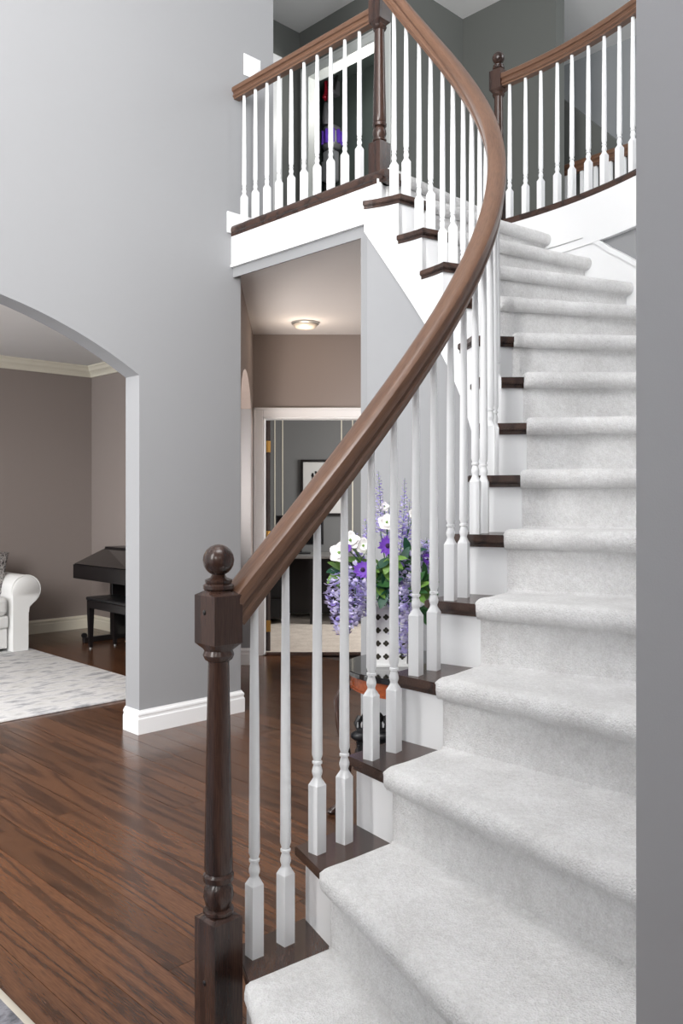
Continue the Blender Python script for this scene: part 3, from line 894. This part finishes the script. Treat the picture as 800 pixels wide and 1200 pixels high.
# sofa: right-hand end seen through the arch; local x along a, y along b, front at y = 0
so = thing('sofa', 'white upholstered sofa with rolled arm at left edge beyond the arch', 'sofa', hw(0.0, 2.73, 0.013), TH)
m = MB(); m.rbox((-2.1, 0.03, 0.02), (-0.19, 0.76, 0.185), 0.012); m.build('base', fabric, so)
m = MB(); m.rbox((-2.1, 0.0, 0.185), (-0.19, 0.76, 0.285), 0.02); m.build('seat_deck', fabric, so)
for x0, x1 in ((-1.14, -0.20), (-2.1, -1.15)):
    m = MB(); m.rbox((x0, -0.02, 0.285), (x1, 0.60, 0.435), 0.045, 5)
    c = m.build('seat_cushion', fabric, so)
    p = MB()
    for z in (0.325, 0.395):
        p.tube([(x0 + 0.03, -0.0225, z), (x1 - 0.03, -0.0225, z)], 0.004, 6)
    p.build('piping', fabric, c)
    m = MB(); m.rbox((x0 + 0.01, 0.52, 0.42), (x1 - 0.01, 0.72, 0.74), 0.07, 5); m.build('back_cushion', fabric, so)
m = MB(); m.rbox((-2.1, 0.66, 0.1), (-0.1, 0.80, 0.70), 0.05, 5); m.build('backrest', fabric, so)
def arm(x, sgn):
    # outline of the rolled arm's front: upright panel with a scroll turning outward
    out = []
    pr = [(-0.175, 0.0), (-0.175, 0.45)]
    for a in range(180, -71, -15): pr.append((-0.060 + 0.118 * cos(R(a)), 0.480 + 0.118 * sin(R(a))))
    pr += [(-0.035, 0.345), (-0.040, 0.30), (-0.042, 0.0)]
    m = MB()
    fr = [Vector((0, y, 0)) for y in (0.0, 0.012, 0.70, 0.78)]
    sc = (0.96, 1, 1, 1)
    frames = []
    vs = []
    for y, k in zip((-0.03, -0.015, 0.40, 0.78), (0.93, 1, 1, 1)):
        for px, pz in pr:
            cx_, cz_ = -0.11, 0.30
            vs.append((x + sgn * (cx_ + (px - cx_) * k), y, max(0.0, cz_ + (pz - cz_) * (k if pz > 0.02 else 1))))
    n = len(pr)
    fs = [(i * n + j, i * n + (j + 1) % n, (i + 1) * n + (j + 1) % n, (i + 1) * n + j) for i in range(3) for j in range(n)]
    fs += [tuple(range(n))[::-1], tuple(range(3 * n, 4 * n))]
    m.add(vs, fs, True)
    am = m.build('arm', fabric, so, sharp=50)
    p = MB(); p.tube([(v[0], v[1] - 0.004, v[2]) for v in vs[n:2 * n]][1:-1], 0.005, 6); p.build('piping', fabric, am)
arm(0.0, 1); arm(-2.28, -1)
for x in (-0.1, -2.2):
    for y in (0.04, 0.72):
        m = MB(); m.rbox((x - 0.03, y - .03, 0), (x + 0.03, y + .03, 0.03), 0.003, 1); m.build('foot', black_wood, so)
# pillow
m = MB()
N_ = 12
vs = []
for sd in (1, -1):
    for i in range(N_ + 1):
        for j in range(N_ + 1):
            x, y = i / N_ * 2 - 1, j / N_ * 2 - 1
            pk = 1 - 0.10 * (1 - y * y); qk = 1 - 0.10 * (1 - x * x)
            h_ = 0.075 * (max(0, (1 - x ** 4)) * max(0, (1 - y ** 4))) ** 0.5
            vs.append((x * 0.2 * pk, sd * h_, y * 0.2 * qk))
q = (N_ + 1) ** 2
fs = []
for s_ in (0, 1):
    for i in range(N_):
        for j in range(N_):
            a_ = s_ * q + i * (N_ + 1) + j
            fs.append((a_, a_ + 1, a_ + N_ + 2, a_ + N_ + 1) if s_ else (a_, a_ + N_ + 1, a_ + N_ + 2, a_ + 1))
m.add(vs, fs, True)
m.xform(Matrix.Rotation(R(-14), 4, 'X') @ Matrix.Rotation(R(16), 4, 'Y'))
pw = m.build('throw_pillow', pillow_m, None, hw(-0.285, 2.98, 0.645), TH + R(12)); tag(pw, 'grey and white patterned cushion propped against the white sofa arm', 'cushion')

# digital piano against the living room's right wall; local x = a, y = b
pn = thing('piano', 'black digital piano against the wall beyond the arch', 'piano', hw(0, 0), TH)
PB1, PB0 = 2.83, 1.55
pr = [(0.40, 0.55), (0.40, 0.665), (0.66, 0.775), (0.70, 0.79), (0.90, 0.79), (0.90, 0.55)]
def side_prism(prof, b0, b1, name, mat, par, bev=0):
    m = MB(); n = len(prof)
    vs = [(a, b0, z) for a, z in prof] + [(a, b1, z) for a, z in prof]
    m.add(vs, [tuple(range(n)), tuple(range(n, 2 * n))[::-1]] + [(i, (i + 1) % n, n + (i + 1) % n, n + i) for i in range(n)])
    return m.build(name, mat, par)
side_prism(pr, PB0, PB1, 'keyboard_case', black_wood, pn)
side_prism([(0.405, 0.668), (0.665, 0.779), (0.665, 0.784), (0.402, 0.674)], PB0 + .02, PB1 - .02, 'fallboard', black_gloss, pn)
side_prism([(0.70, 0.79), (0.90, 0.79), (0.90, 0.805), (0.70, 0.805)], PB0 - .01, PB1 + .01, 'top_board', black_wood, pn)
side_prism([(0.72, 0.80), (0.735, 0.80), (0.80, 1.0), (0.785, 1.0)], 1.70, 2.35, 'music_stand', black_wood, pn)
m = MB(); m.box((0.84, PB0, 0.10), (0.87, PB1 - 0.02, 0.56)); m.build('back_panel', black_wood, pn)
for b_ in (PB1 - 0.06, PB0 + 0.02):
    m = MB(); m.rbox((0.72, b_ - 0.02, 0.0), (0.90, b_ + 0.02, 0.55), 0.004, 1); m.rbox((0.46, b_ - 0.02, 0.0), (0.90, b_ + 0.02, 0.045), 0.004, 1); m.build('leg', black_wood, pn)
m = MB(); m.rbox((0.66, 2.10, 0.03), (0.72, 2.40, 0.10), 0.004, 1)
pb = m.build('pedal_box', black_wood, pn)
for b_ in (2.18, 2.25, 2.32):
    m = MB(); m.rbox((0.60, b_ - .012, 0.045), (0.67, b_ + .012, 0.055), 0.003, 1); m.build('pedal', brass, pb)
m = MB(); m.lathe([(0.022, -0.014), (0.022, 0.014)], 14, (0.47, PB1 - 0.06, 0.062), M=Matrix.Rotation(R(90), 4, 'X')); m.build('caster', black_plastic, pn)
# bench
bn = thing('piano_bench', 'low black bench with padded top standing in front of piano', 'bench', hw(0.34, 1.72), TH)
m = MB(); m.rbox((0.0, 0.0, 0.395), (0.28, 0.78, 0.425), 0.012, 3); m.build('seat_pad', black_plastic, bn)
m = MB(); m.box((0.008, 0.008, 0.335), (0.272, 0.772, 0.395)); m.build('apron', black_wood, bn)
for x in (0.03, 0.25):
    for y in (0.03, 0.75):
        m = MB(); m.lathe([(('sq', 0.013), 0.012), (('sq', 0.022), 0.34)], 8, (x, y, 0), smooth=False, rot=0)
        lg = m.build('leg', black_wood, bn)
        m = MB(); m.lathe([(0.011, 0), (0.011, 0.012)], 10, (x, y, 0)); m.build('foot', steel, lg)

# office desk, monitor, picture
dk = thing('desk', 'black desk with pale top edge in the room behind the doorway', 'desk', (0, 0, 0.008))
m = MB(); m.rbox((-1.0, 8.10, 0.635), (0.62, 8.80, 0.66), 0.004, 1); m.build('desktop', plain('desk_top_grey', (120, 118, 116), 0.35), dk)
for x0, x1 in ((-0.98, -0.55), (0.18, 0.60)):
    m = MB(); m.rbox((x0, 8.14, 0.05), (x1, 8.76, 0.635), 0.004, 1)
    pd = m.build('pedestal', black_wood, dk)
    for z in (0.07, 0.26, 0.45):
        d_ = MB(); d_.rbox((x0 + .015, 8.128, z), (x1 - .015, 8.142, z + .17), 0.003, 1); d_.build('drawer_front', black_plastic, pd)
m = MB(); m.box((-0.55, 8.55, 0.05), (0.18, 8.57, 0.635)); m.build('modesty_panel', black_wood, dk)
for x in (-0.95, -0.28, -0.08, 0.57):
    m = MB(); m.box((x - 0.025, 8.13, 0.0), (x + 0.025, 8.18, 0.635)); m.build('leg', black_wood, dk)
mo = thing('monitor', 'black computer monitor standing on the desk in the back room', 'monitor', (-0.42, 8.48, 0.668))
m = MB(); m.rbox((-0.24, -0.02, 0.09), (0.24, 0.02, 0.385), 0.006, 2); m.build('housing', black_plastic, mo)
m = MB(); m.box((-0.225, -0.0215, 0.105), (0.225, -0.0205, 0.37)); m.build('screen', black_gloss, mo)
m = MB(); m.box((-0.02, 0.0, 0.01), (0.02, 0.03, 0.12)); m.rbox((-0.11, -0.07, 0), (0.11, 0.09, 0.012), 0.004, 1); m.build('stand', black_plastic, mo)
pc = thing('picture', 'black framed picture with dark figures on white mount behind handrail', 'picture', (-0.18, 8.894, 1.34))
for x0, x1, z0, z1 in ((-0.25, 0.25, .27, .295), (-0.25, 0.25, -.295, -.27), (-0.25, -0.225, -.27, .27), (0.225, 0.25, -.27, .27)):
    m = MB(); m.rbox((x0, -0.024, z0), (x1, 0, z1), 0.003, 1); m.build('frame', black_wood, pc)
m = MB(); m.box((-0.225, -0.008, -.27), (0.225, -0.003, .27)); m.build('mount', mat_white, pc)
m = MB(); rr = random.Random(2)
for i in range(70):
    x = rr.uniform(-0.15, 0.15); z = rr.uniform(-0.2, 0.19)
    w_ = rr.uniform(0.006, 0.022); h_ = rr.uniform(0.006, 0.03)
    a = rr.uniform(0, pi); pts = []
    m.prism([(x + w_ * cos(a + k * 1.257) * rr.uniform(.6, 1.2), z + h_ * sin(a + k * 1.257)) for k in range(5)], 0.0085, 0.0095 + 0.0001 * i / 7)
m.xform(Matrix.Rotation(R(90), 4, 'X'))
m.build('print_figures', black_plastic, pc)['kind'] = 'stuff'

# half-round table under the stair
tc_ = Vector((0.315, 3.25, 0)); TR = 0.305; TZ = 0.578
tb = thing('console_table', 'half-round table with glossy black top and cherry apron behind balusters', 'table', tc_)
def clip_round(r, lim=1.08, n=72):
    """disc of radius r about tc_, held clear of the curved stair wall"""
    out = []
    for i in range(n):
        a = 2 * pi * i / n
        p = tc_ + Vector((cos(a), sin(a), 0)) * r
        d = p - CEN
        if d.length > lim: d = d.normalized() * lim; p = CEN + d
        out.append((p.x - tc_.x, p.y - tc_.y))
    return out
m = MB(); m.prism(clip_round(TR - 0.006), TZ - 0.022, TZ - 0.017); m.prism(clip_round(TR), TZ - 0.017, TZ - 0.004); m.prism(clip_round(TR - 0.004), TZ - 0.004, TZ); m.build('tabletop', black_gloss, tb)
m = MB(); m.prism(clip_round(TR - 0.028, 1.07), TZ - 0.072, TZ - 0.022); m.build('apron', apron_wood, tb)
m = MB(); m.prism(clip_round(TR - 0.022, 1.075), TZ - 0.078, TZ - 0.072); m.build('apron_bead', apron_wood, tb)
for ang in (180, 262, 100, 315):
    d = Vector((cos(R(ang)), sin(R(ang)), 0)); q0 = d * (TR - (0.012 if ang == 180 else 0.05))
    w_ = tc_ + q0
    if (w_ - CEN).length > 1.0: q0 = q0 * 0.5
    m = MB()
    m.tube([(q0.x + d.x * o_, q0.y + d.y * o_, z) for o_, z in ((0, 0.51), (0.028, 0.44), (0.022, 0.34), (-0.004, 0.2), (0.002, 0.10), (0.03, 0.04), (0.058, 0.012))], [0.026, 0.026, 0.021, 0.015, 0.012, 0.013, 0.016], 10)
    m.ball((q0.x + d.x * 0.06, q0.y + d.y * 0.06, 0.013), 0.02, 10, 6, (1, 1, 0.65))
    m.build('leg', wood_dark, tb)

# seated stone figure on the floor under the table
sx, sy = 0.120, 3.28
stt = thing('statue', 'black carved stone figure on tiered base on floor under the table', 'statue', (sx, sy, 0.0))
stt.scale = (1.0, 1.0, 1.13)
m = MB()
m.lathe([(('sq', 0.062), 0), (('sq', 0.064), 0.06), (('sq', 0.058), 0.07), (('sq', 0.054), 0.15), (('sq', 0.066), 0.165), (('sq', 0.066), 0.195), (('sq', 0.060), 0.205), (('sq', 0.060), 0.235), (('sq', 0.064), 0.25)], 24, smooth=False)
for i in range(7):
    for sgn in (1, -1): m.rbox((-0.06 + i * 0.018, sgn * 0.062 - .004, 0.20), (-0.05 + i * 0.018, sgn * 0.062 + .004, 0.245), 0.002, 1)
m.build('plinth', iron, stt)
m = MB()
m.ball((0, -0.005, 0.268), 0.052, 16, 8, (1.0, 0.75, 0.5))
m.ball((-0.035, -0.025, 0.268), 0.026, 12, 8, (1.2, 1, 0.75)); m.ball((0.035, -0.025, 0.268), 0.026, 12, 8, (1.2, 1, 0.75))
m.lathe([(0.034, 0.262), (0.031, 0.285), (0.029, 0.305), (0.036, 0.325), (0.028, 0.338), (0.012, 0.344), (0.011, 0.352)], 16)
m.ball((0, -0.002, 0.364), 0.0185, 14, 10, (0.9, 1, 1.1))
m.lathe([(0.016, 0.375), (0.011, 0.386), (0.008, 0.396), (0.002, 0.404)], 12)
for sgn in (1, -1):
    m.tube([(sgn * 0.034, 0, 0.328), (sgn * 0.046, -0.008, 0.305), (sgn * 0.04, -0.03, 0.288), (sgn * 0.014, -0.04, 0.285)], [0.011, 0.010, 0.009, 0.007], 8)
    m.ball((sgn * 0.0175, 0, 0.362), 0.005, 8, 6, (0.6, 0.8, 1.5))
m.ball((0, -0.019, 0.363), 0.0045, 8, 6); 
m.xform(Matrix.Diagonal((1.3, 1.1, 1.0, 1.0))); m.build('seated_figure', iron, stt)
for sgn in (-1, 1):
    m = MB(); m.tube([(sgn * 0.056, -0.03, 0.25), (sgn * 0.056, -0.03, 0.29), (sgn * 0.056, -0.03, 0.315)], [0.006, 0.007, 0.003], 8); m.build('flame_post', iron if sgn > 0 else steel, stt)

# vase; flat dark quatrefoils stand in for the shade inside its holes
vx, vy = 0.185, 3.27
vs_ = thing('vase', 'white pierced planter with rows of quatrefoil holes holding the flowers', 'vase', (vx, vy, TZ))
vh = 0.068; vt = 0.232
m = MB()
outer = [(-vh, -vh), (vh, -vh), (vh, vh), (-vh, vh)]
m.rbox((-vh, -vh, 0), (vh, -vh + 0.006, vt), 0.002, 1); m.rbox((-vh, vh - 0.006, 0), (vh, vh, vt), 0.002, 1)
m.rbox((-vh, -vh, 0), (-vh + 0.006, vh, vt), 0.002, 1); m.rbox((vh - 0.006, -vh, 0), (vh, vh, vt), 0.002, 1); m.box((-vh, -vh, 0), (vh, vh, 0.006))
m.rbox((-vh - .002, -vh - .002, 0), (vh + .002, -vh + .006, 0.012), 0.001, 1); m.rbox((-vh - .002, -vh - .002, vt - .01), (vh + .002, -vh + .006, vt), 0.001, 1)
vb = m.build('pot', plain('white_ceramic', (240, 240, 238), 0.25), vs_)
hole_shade = plain('hole_shade_paint', (58, 54, 44), 0.9)
qm = MB()
for cx_, cz_ in ((0.0060, 0), (-0.0060, 0), (0, 0.0060), (0, -0.0060)):
    qm.lathe([(0.0056, 0), (0.0056, 0.0012)], 12, (cx_, cz_, 0), smooth=False)
qm.xform(Matrix.Rotation(R(90), 4, 'X'))
qme = qm.mesh('quatrefoil_shade', hole_shade)
for r_ in range(4):
    for c_ in range(4):
        x_ = -0.046 + c_ * 0.0307; z_ = 0.040 + r_ * 0.050
        link('quatrefoil_shade', qme, vb, (x_, -vh, z_), 0)
        link('quatrefoil_shade', qme, vb, (-vh, x_, z_), -pi / 2)

# ---- flowers: every stem is a thing, rooted in the vase
VT = Vector((vx, vy, TZ + vt - 0.02))
def fpix(px, y, d):                          # a point of the bouquet, from where the photograph shows it
    return Vector(((px - 400) / 985 * d, d, H + (585 - y) * d / 985))
fr_r = random.Random(21)
def stem(root, tip, mat=None, bend=0.03, r=0.0022):
    p0 = VT + Vector((fr_r.uniform(-.04, .04), fr_r.uniform(-.04, .04), -0.03))
    mid = (p0 + tip) / 2 + Vector((0, 0, bend + 0.02))
    pts = [(p0 * (1 - t) ** 2 + mid * 2 * t * (1 - t) + tip * t * t) - root.location for t in [i / 6 for i in range(7)]]
    m = MB(); m.tube(pts, r, 6); m.build('stem', leafs[2], root)
def petal(m, c, dirv, up, L, w, cup=0.25, n=4):
    d = dirv.normalized(); s = d.cross(up).normalized(); nrm = s.cross(d)
    vs = []
    for i in range(n + 1):
        t = i / n; ww = w * (sin(pi * min(1, 0.12 + 0.85 * t)) ** 0.8)
        for k in (-1, 0, 1): vs.append(c + d * L * t + s * ww * k + nrm * (cup * L * t * t + (0.12 * w if k else 0)))
    fs = [(i * 3 + k, i * 3 + k + 1, i * 3 + k + 4, i * 3 + k + 3) for i in range(n) for k in (0, 1)]
    m.add(vs, fs, True)
def flower_root(name, label, group, at): return thing(name, label, 'flower', at, 0, group)
def wisteria(pts, label, cnt=90, rad=0.034):
    root = flower_root('wisteria_spray', label, 'hanging lilac sprays', pts[0])
    stem(root, pts[0])
    P = [p - root.location for p in pts]
    m = MB(); m.tube(P, 0.0018, 6); m.build('stalk', leafs[2], root)
    ms = [MB(), MB(), MB()]
    for i in range(cnt):
        t = i / cnt; f = t * (len(P) - 1); k = min(int(f), len(P) - 2); c = P[k].lerp(P[k + 1], f - k)
        a = i * 2.4; r_ = rad * (0.55 + 0.55 * sin(pi * min(1, t * 0.9 + 0.15))) * fr_r.uniform(0.55, 1.1)
        q = c + Vector((cos(a), sin(a), fr_r.uniform(-.3, .3))) * r_
        out = Vector((cos(a), sin(a), fr_r.uniform(-.8, .4)))
        mm = ms[fr_r.choice((0, 1, 1, 1, 0, 2))]
        for j in range(2):
            dd = out + Vector((fr_r.uniform(-.6, .6), fr_r.uniform(-.6, .6), fr_r.uniform(-.4, .6)))
            petal(mm, q, dd, Vector((0.2, 0.3, 1)), fr_r.uniform(0.014, 0.022), fr_r.uniform(0.006, 0.010), 0.4, 3)
    for mm, mt in zip(ms, lilac): mm.build('blossoms', mt, root)['kind'] = 'stuff'
wisteria([fpix(402, 668, 3.12), fpix(397, 690, 3.10), fpix(398, 716, 3.10), fpix(403, 745, 3.10)], 'long lilac spray hanging lowest at the left of the bouquet', 230, 0.036)
wisteria([fpix(420, 662, 3.12), fpix(417, 685, 3.08), fpix(415, 710, 3.08), fpix(411, 735, 3.08)], 'full lilac spray hanging just right of the lowest one', 230, 0.034)
wisteria([fpix(428, 668, 3.15), fpix(428, 690, 3.12), fpix(429, 722, 3.12)], 'lilac spray hanging at left side of the white planter', 140, 0.026)
wisteria([fpix(466, 688, 3.12), fpix(468, 715, 3.08), fpix(468, 745, 3.08), fpix(470, 768, 3.09)], 'lilac spray hanging down the front of the white planter', 170, 0.026)
wisteria([fpix(478, 690, 3.16), fpix(480, 720, 3.12), fpix(480, 752, 3.12)], 'lilac spray hanging at right side of the white planter', 140, 0.026)
wisteria([fpix(476, 650, 3.2), fpix(478, 668, 3.18), fpix(476, 690, 3.18)], 'short lilac spray at bouquet right, above the planter rim', 120, 0.030)
wisteria([fpix(500, 634, 3.25), fpix(502, 652, 3.24), fpix(503, 676, 3.24)], 'lilac spray at the far right of the bouquet', 90, 0.020)
def spike(tip, foot, label, cnt=46, rad=0.017):
    root = flower_root('larkspur_spike', label, 'tall lilac spikes', foot)
    stem(root, foot, bend=0)
    d = tip - foot
    m = MB(); m.tube([Vector((0, 0, 0)), d * .5 + Vector((.004, 0, 0)), d], [0.002, 0.0015, 0.0008], 6); m.build('stalk', leafs[2], root)
    ms = [MB(), MB(), MB()]
    for i in range(cnt):
        t = i / cnt
        a = i * 2.4; r_ = rad * (1 - 0.75 * t)
        c = d * t + Vector((cos(a), sin(a), 0)) * r_ * fr_r.uniform(.5, 1.1)
        mm = ms[fr_r.choice((0, 1, 2, 0) if t < 0.7 else (2, 2, 0))]
        for j in range(3 if t < 0.75 else 1):
            dd = Vector((cos(a + (j - 1) * .9), sin(a + (j - 1) * .9), fr_r.uniform(-.3, .6)))
            petal(mm, c, dd, Vector((.1, .2, 1)), 0.015 * (1.15 - .7 * t), 0.0075 * (1.1 - .7 * t), 0.3, 3)
    for mm, mt in zip(ms, lilac): mm.build('blossoms', mt, root)['kind'] = 'stuff'
spike(fpix(443, 552, 3.3), fpix(446, 625, 3.3), 'tallest lilac spike, left of two, above the white bloom', 60)
spike(fpix(474, 560, 3.32), fpix(470, 640, 3.3), 'tall thin lilac spike right of the topmost white bloom', 60)
spike(fpix(428, 608, 3.3), fpix(430, 640, 3.28), 'short pale spike between two white blooms at left', 24, 0.014)
spike(fpix(480, 585, 3.3), fpix(474, 650, 3.28), 'lilac spike leaning right beside the tall thin one', 50, 0.02)
spike(fpix(456, 588, 3.34), fpix(452, 640, 3.3), 'lilac spike behind topmost white bloom', 40, 0.02)
spike(fpix(500, 630, 3.3), fpix(496, 672, 3.26), 'pale lilac spike near the right edge of bouquet', 34, 0.02)
spike(fpix(416, 622, 3.26), fpix(420, 655, 3.22), 'short violet spike behind the leftmost white bloom', 24, 0.014)
def white_bloom(c, r, label, tilt=(0, -1, 0.3), n=5):
    root = flower_root('white_bloom', label, 'large white blooms', c)
    stem(root, c + Vector((0, 0.01, -0.01)))
    ax = Vector(tilt).normalized(); s = ax.orthogonal().normalized(); t_ = ax.cross(s)
    for lay, (nn, rr_, cup) in enumerate(((n, 1.0, 0.18), (n - 1, 0.72, 0.55))):
        for i in range(nn):
            a = 2 * pi * i / nn + lay * 0.6
            d = s * cos(a) + t_ * sin(a)
            m = MB(); petal(m, ax * (-0.004 + 0.004 * lay), d + ax * 0.15, ax, r * rr_, r * 0.52 * rr_, cup, 6)
            # petal's cup opens along the flower axis
            m.build('petal', petal_white, root)
    m = MB(); m.ball(ax * 0.008, r * 0.14, 8, 6); m.build('flower_centre', leafs[1], root)
white_bloom(fpix(398, 648, 3.08), 0.042, 'large white bloom at the far left of the bouquet', (-0.4, -0.8, 0.3))
white_bloom(fpix(410, 634, 3.12), 0.040, 'white bloom just right of and above the leftmost one', (0.1, -0.9, 0.5))
white_bloom(fpix(425, 640, 3.12), 0.034, 'smaller white bloom left of the purple daisies', (0.2, -0.9, 0.3))
white_bloom(fpix(453, 613, 3.18), 0.038, 'topmost white bloom, in the middle of the bouquet', (0.0, -0.85, 0.5))
white_bloom(fpix(484, 602, 3.28), 0.022, 'small white bloom among the lilac spikes at right', (0.2, -0.9, 0.3))
white_bloom(fpix(450, 594, 3.3), 0.022, 'small white bloom above the topmost large one', (0.1, -0.9, 0.3))
def daisy(c, r, label, tilt):
    root = flower_root('purple_daisy', label, 'purple daisies', c)
    stem(root, c + Vector((0, 0.012, -0.006)))
    ax = Vector(tilt).normalized(); s = ax.orthogonal().normalized(); t_ = ax.cross(s)
    m = MB()
    for i in range(22):
        a = 2 * pi * i / 11 + (0.28 if i >= 11 else 0); k = 1 if i < 11 else 0.82
        petal(m, ax * (0.003 if i >= 11 else 0), s * cos(a) + t_ * sin(a) + ax * 0.1, ax, r * k * fr_r.uniform(.9, 1.08), r * 0.17, 0.16, 4)
    m.build('petals', petal_purple, root)
    m = MB(); m.ball(ax * 0.006, r * 0.24, 10, 6); m.build('flower_centre', flower_core, root)
daisy(fpix(454, 640, 3.11), 0.040, 'bright purple daisy below the topmost white bloom', (0.1, -0.95, 0.25))
daisy(fpix(425, 668, 3.07), 0.037, 'bright purple daisy lower left, below the smaller white bloom', (-0.1, -0.95, 0.3))
daisy(fpix(500, 655, 3.22), 0.026, 'small purple daisy at the right behind a baluster', (0.3, -0.9, 0.3))
daisy(fpix(407, 642, 3.04), 0.018, 'small purple daisy tucked between the left white blooms', (0, -1, 0.1))
def leaf_sprig(at, dirs, label, mi=0, L=0.075):
    root = thing('leaf_sprig', label, 'leaves', at, 0, 'green sprigs in the bouquet')
    stem(root, at)
    for d in dirs:
        m = MB(); dv = Vector(d)
        petal(m, Vector((0, 0, 0)), dv, Vector((0.1, -0.6, 1)), L * fr_r.uniform(.8, 1.15), L * 0.26, -0.15, 5)
        m.build('leaf', leafs[(mi + fr_r.choice((0, 0, 1))) % 3], root)
def fan(n, base_a, spread, f=-0.6):
    return [(cos(R(base_a + spread * (i / max(1, n - 1) - .5))), f * fr_r.uniform(.4, 1.2), sin(R(base_a + spread * (i / max(1, n - 1) - .5)))) for i in range(n)]
for px, y, d, n_, ba, sp_, lab, mi in (
    (400, 668, 3.12, 5, 180, 150, 'sprig of light green leaves at the far left of the bouquet', 1),
    (424, 656, 3.14, 6, 200, 260, 'sprig of light green leaves under the white blooms at left', 1),
    (448, 668, 3.14, 7, 270, 300, 'sprig of broad green leaves below the centre daisy', 0),
    (452, 690, 3.13, 7, 250, 300, 'sprig of dark green leaves just above the planter rim', 2),
    (440, 684, 3.12, 6, 230, 260, 'sprig of green leaves left of the planter rim', 0),
    (470, 660, 3.18, 5, 330, 200, 'sprig of leaves in the middle right behind a baluster', 2),
    (482, 690, 3.16, 7, 320, 200, 'sprig of spreading green leaves right of the planter rim', 0),
    (497, 680, 3.2, 6, 340, 220, 'sprig of green leaves at the lower right of the bouquet', 0),
    (494, 712, 3.18, 5, 290, 150, 'drooping green sprig lowest at right of the bouquet', 0),
    (456, 655, 3.13, 5, 290, 160, 'sprig of yellow-green leaves right beside the centre daisy', 1),
    (478, 648, 3.22, 5, 20, 160, 'sprig of leaves at right below the lilac spikes', 2)):
    leaf_sprig(fpix(px, y, d), fan(n_, ba, sp_), lab, mi)

# stick vacuum hanging in the upstairs closet; local x = along the back wall
vb_, _ = far(391, 140, UA + 0.70)
vc = thing('stick_vacuum', 'grey and purple stick vacuum with red wand hanging in upstairs closet', 'vacuum', hw(UA + 0.62, vb_, FL2), TH - pi / 2)
def vz(y):  return H + (585 - y) * hw(UA + .66, vb_).y / 985 - FL2
m = MB(); m.box((-0.03, 0.05, vz(110)), (0.03, 0.13, vz(84))); m.build('wall_dock', grey_plastic, vc)
m = MB(); m.tube([(-0.058, 0.03, vz(116)), (-0.055, 0.03, vz(100)), (-0.052, 0.03, vz(80))], 0.016, 12); m.ball((-0.058, 0.02, vz(112)), 0.026, 12, 8); m.build('wand', red_m, vc)
m = MB(); m.tube([(-0.02, 0.03, vz(150)), (0.0, 0.03, vz(115)), (0.0, 0.03, vz(84)), (0.05, 0.03, vz(78)), (0.10, 0.03, vz(82)), (0.10, 0.03, vz(92)), (0.05, 0.03, vz(108))], 0.014, 10); m.build('handle', black_plastic, vc)
m = MB(); m.lathe([(0.032, vz(146)), (0.04, vz(138)), (0.03, vz(128)), (0.02, vz(120))], 16, (-0.04, 0.02, 0)); m.build('motor_housing', grey_plastic, vc)
m = MB(); m.lathe([(0.075, vz(180)), (0.09, vz(176)), (0.09, vz(174))], 20, (0.06, 0.0, 0)); m.lathe([(0.09, vz(160)), (0.08, vz(155)), (0.03, vz(151))], 20, (0.06, 0.0, 0)); m.build('dust_bin', grey_plastic, vc)
m = MB(); m.lathe([(0.075, vz(174)), (0.075, vz(160))], 20, (0.06, 0, 0))
cy = m.build('filter_core', silver, vc)
for i in range(9):
    a = 2 * pi * i / 9; m = MB(); m.tube([(0.06 + 0.084 * cos(a), 0.084 * sin(a), vz(175)), (0.06 + 0.084 * cos(a), 0.084 * sin(a), vz(159))], 0.018, 8); m.build('cyclone', purple_m, cy)
m = MB(); m.rbox((-0.02, -0.05, vz(216)), (0.10, 0.06, vz(180)), 0.02, 3); m.build('body', silver, vc)
for i, y in enumerate((184, 192, 205)):
    m = MB(); m.tube([(0.10, -0.055, vz(y)), (0.135, -0.055, vz(y))], 0.013, 10); m.build('clip', steel, vc)
m = MB(); m.tube([(-0.07, 0.02, vz(150)), (-0.075, 0.02, vz(185)), (-0.06, 0.02, vz(225))], 0.018, 10); m.build('pipe', black_plastic, vc)
m = MB(); m.tube([(-0.055, -0.01, vz(190)), (-0.055, -0.01, vz(212))], 0.012, 10); m.build('brush_tool', silver, vc)

# warm lamp light in living room and hall, then added fills without fixtures
def point(name, loc, e, col, r=0.08):
    l = bpy.data.lights.new(name, 'POINT'); l.energy = e; l.color = col; l.shadow_soft_size = r
    o = bpy.data.objects.new(name, l); COL.objects.link(o); o.location = loc
point('living_lamp_light', hw(-1.9, 2.0, 2.25), 9, (1.0, 0.72, 0.45))
point('hall_lamp_light', (-0.263, 6.05, 2.36), 1.6, (1.0, 0.80, 0.62), 0.06)
point('stair_fill_light', (-0.25, 2.5, 4.35), 22, (1.0, 0.98, 0.96), 0.35)  # added fill over the stairwell, brightens the upper steps
point('closet_fill_light', hw(UA + 0.25, 1.0, 4.6), 13, (1.0, 0.98, 0.94), 0.08)  # added fill so the closet interior and vacuum show
point('entry_fill_light', (0.7, -1.3, 2.35), 15, (1.0, 0.98, 0.96), 0.15)  # added fill behind the camera for the right wall and near steps
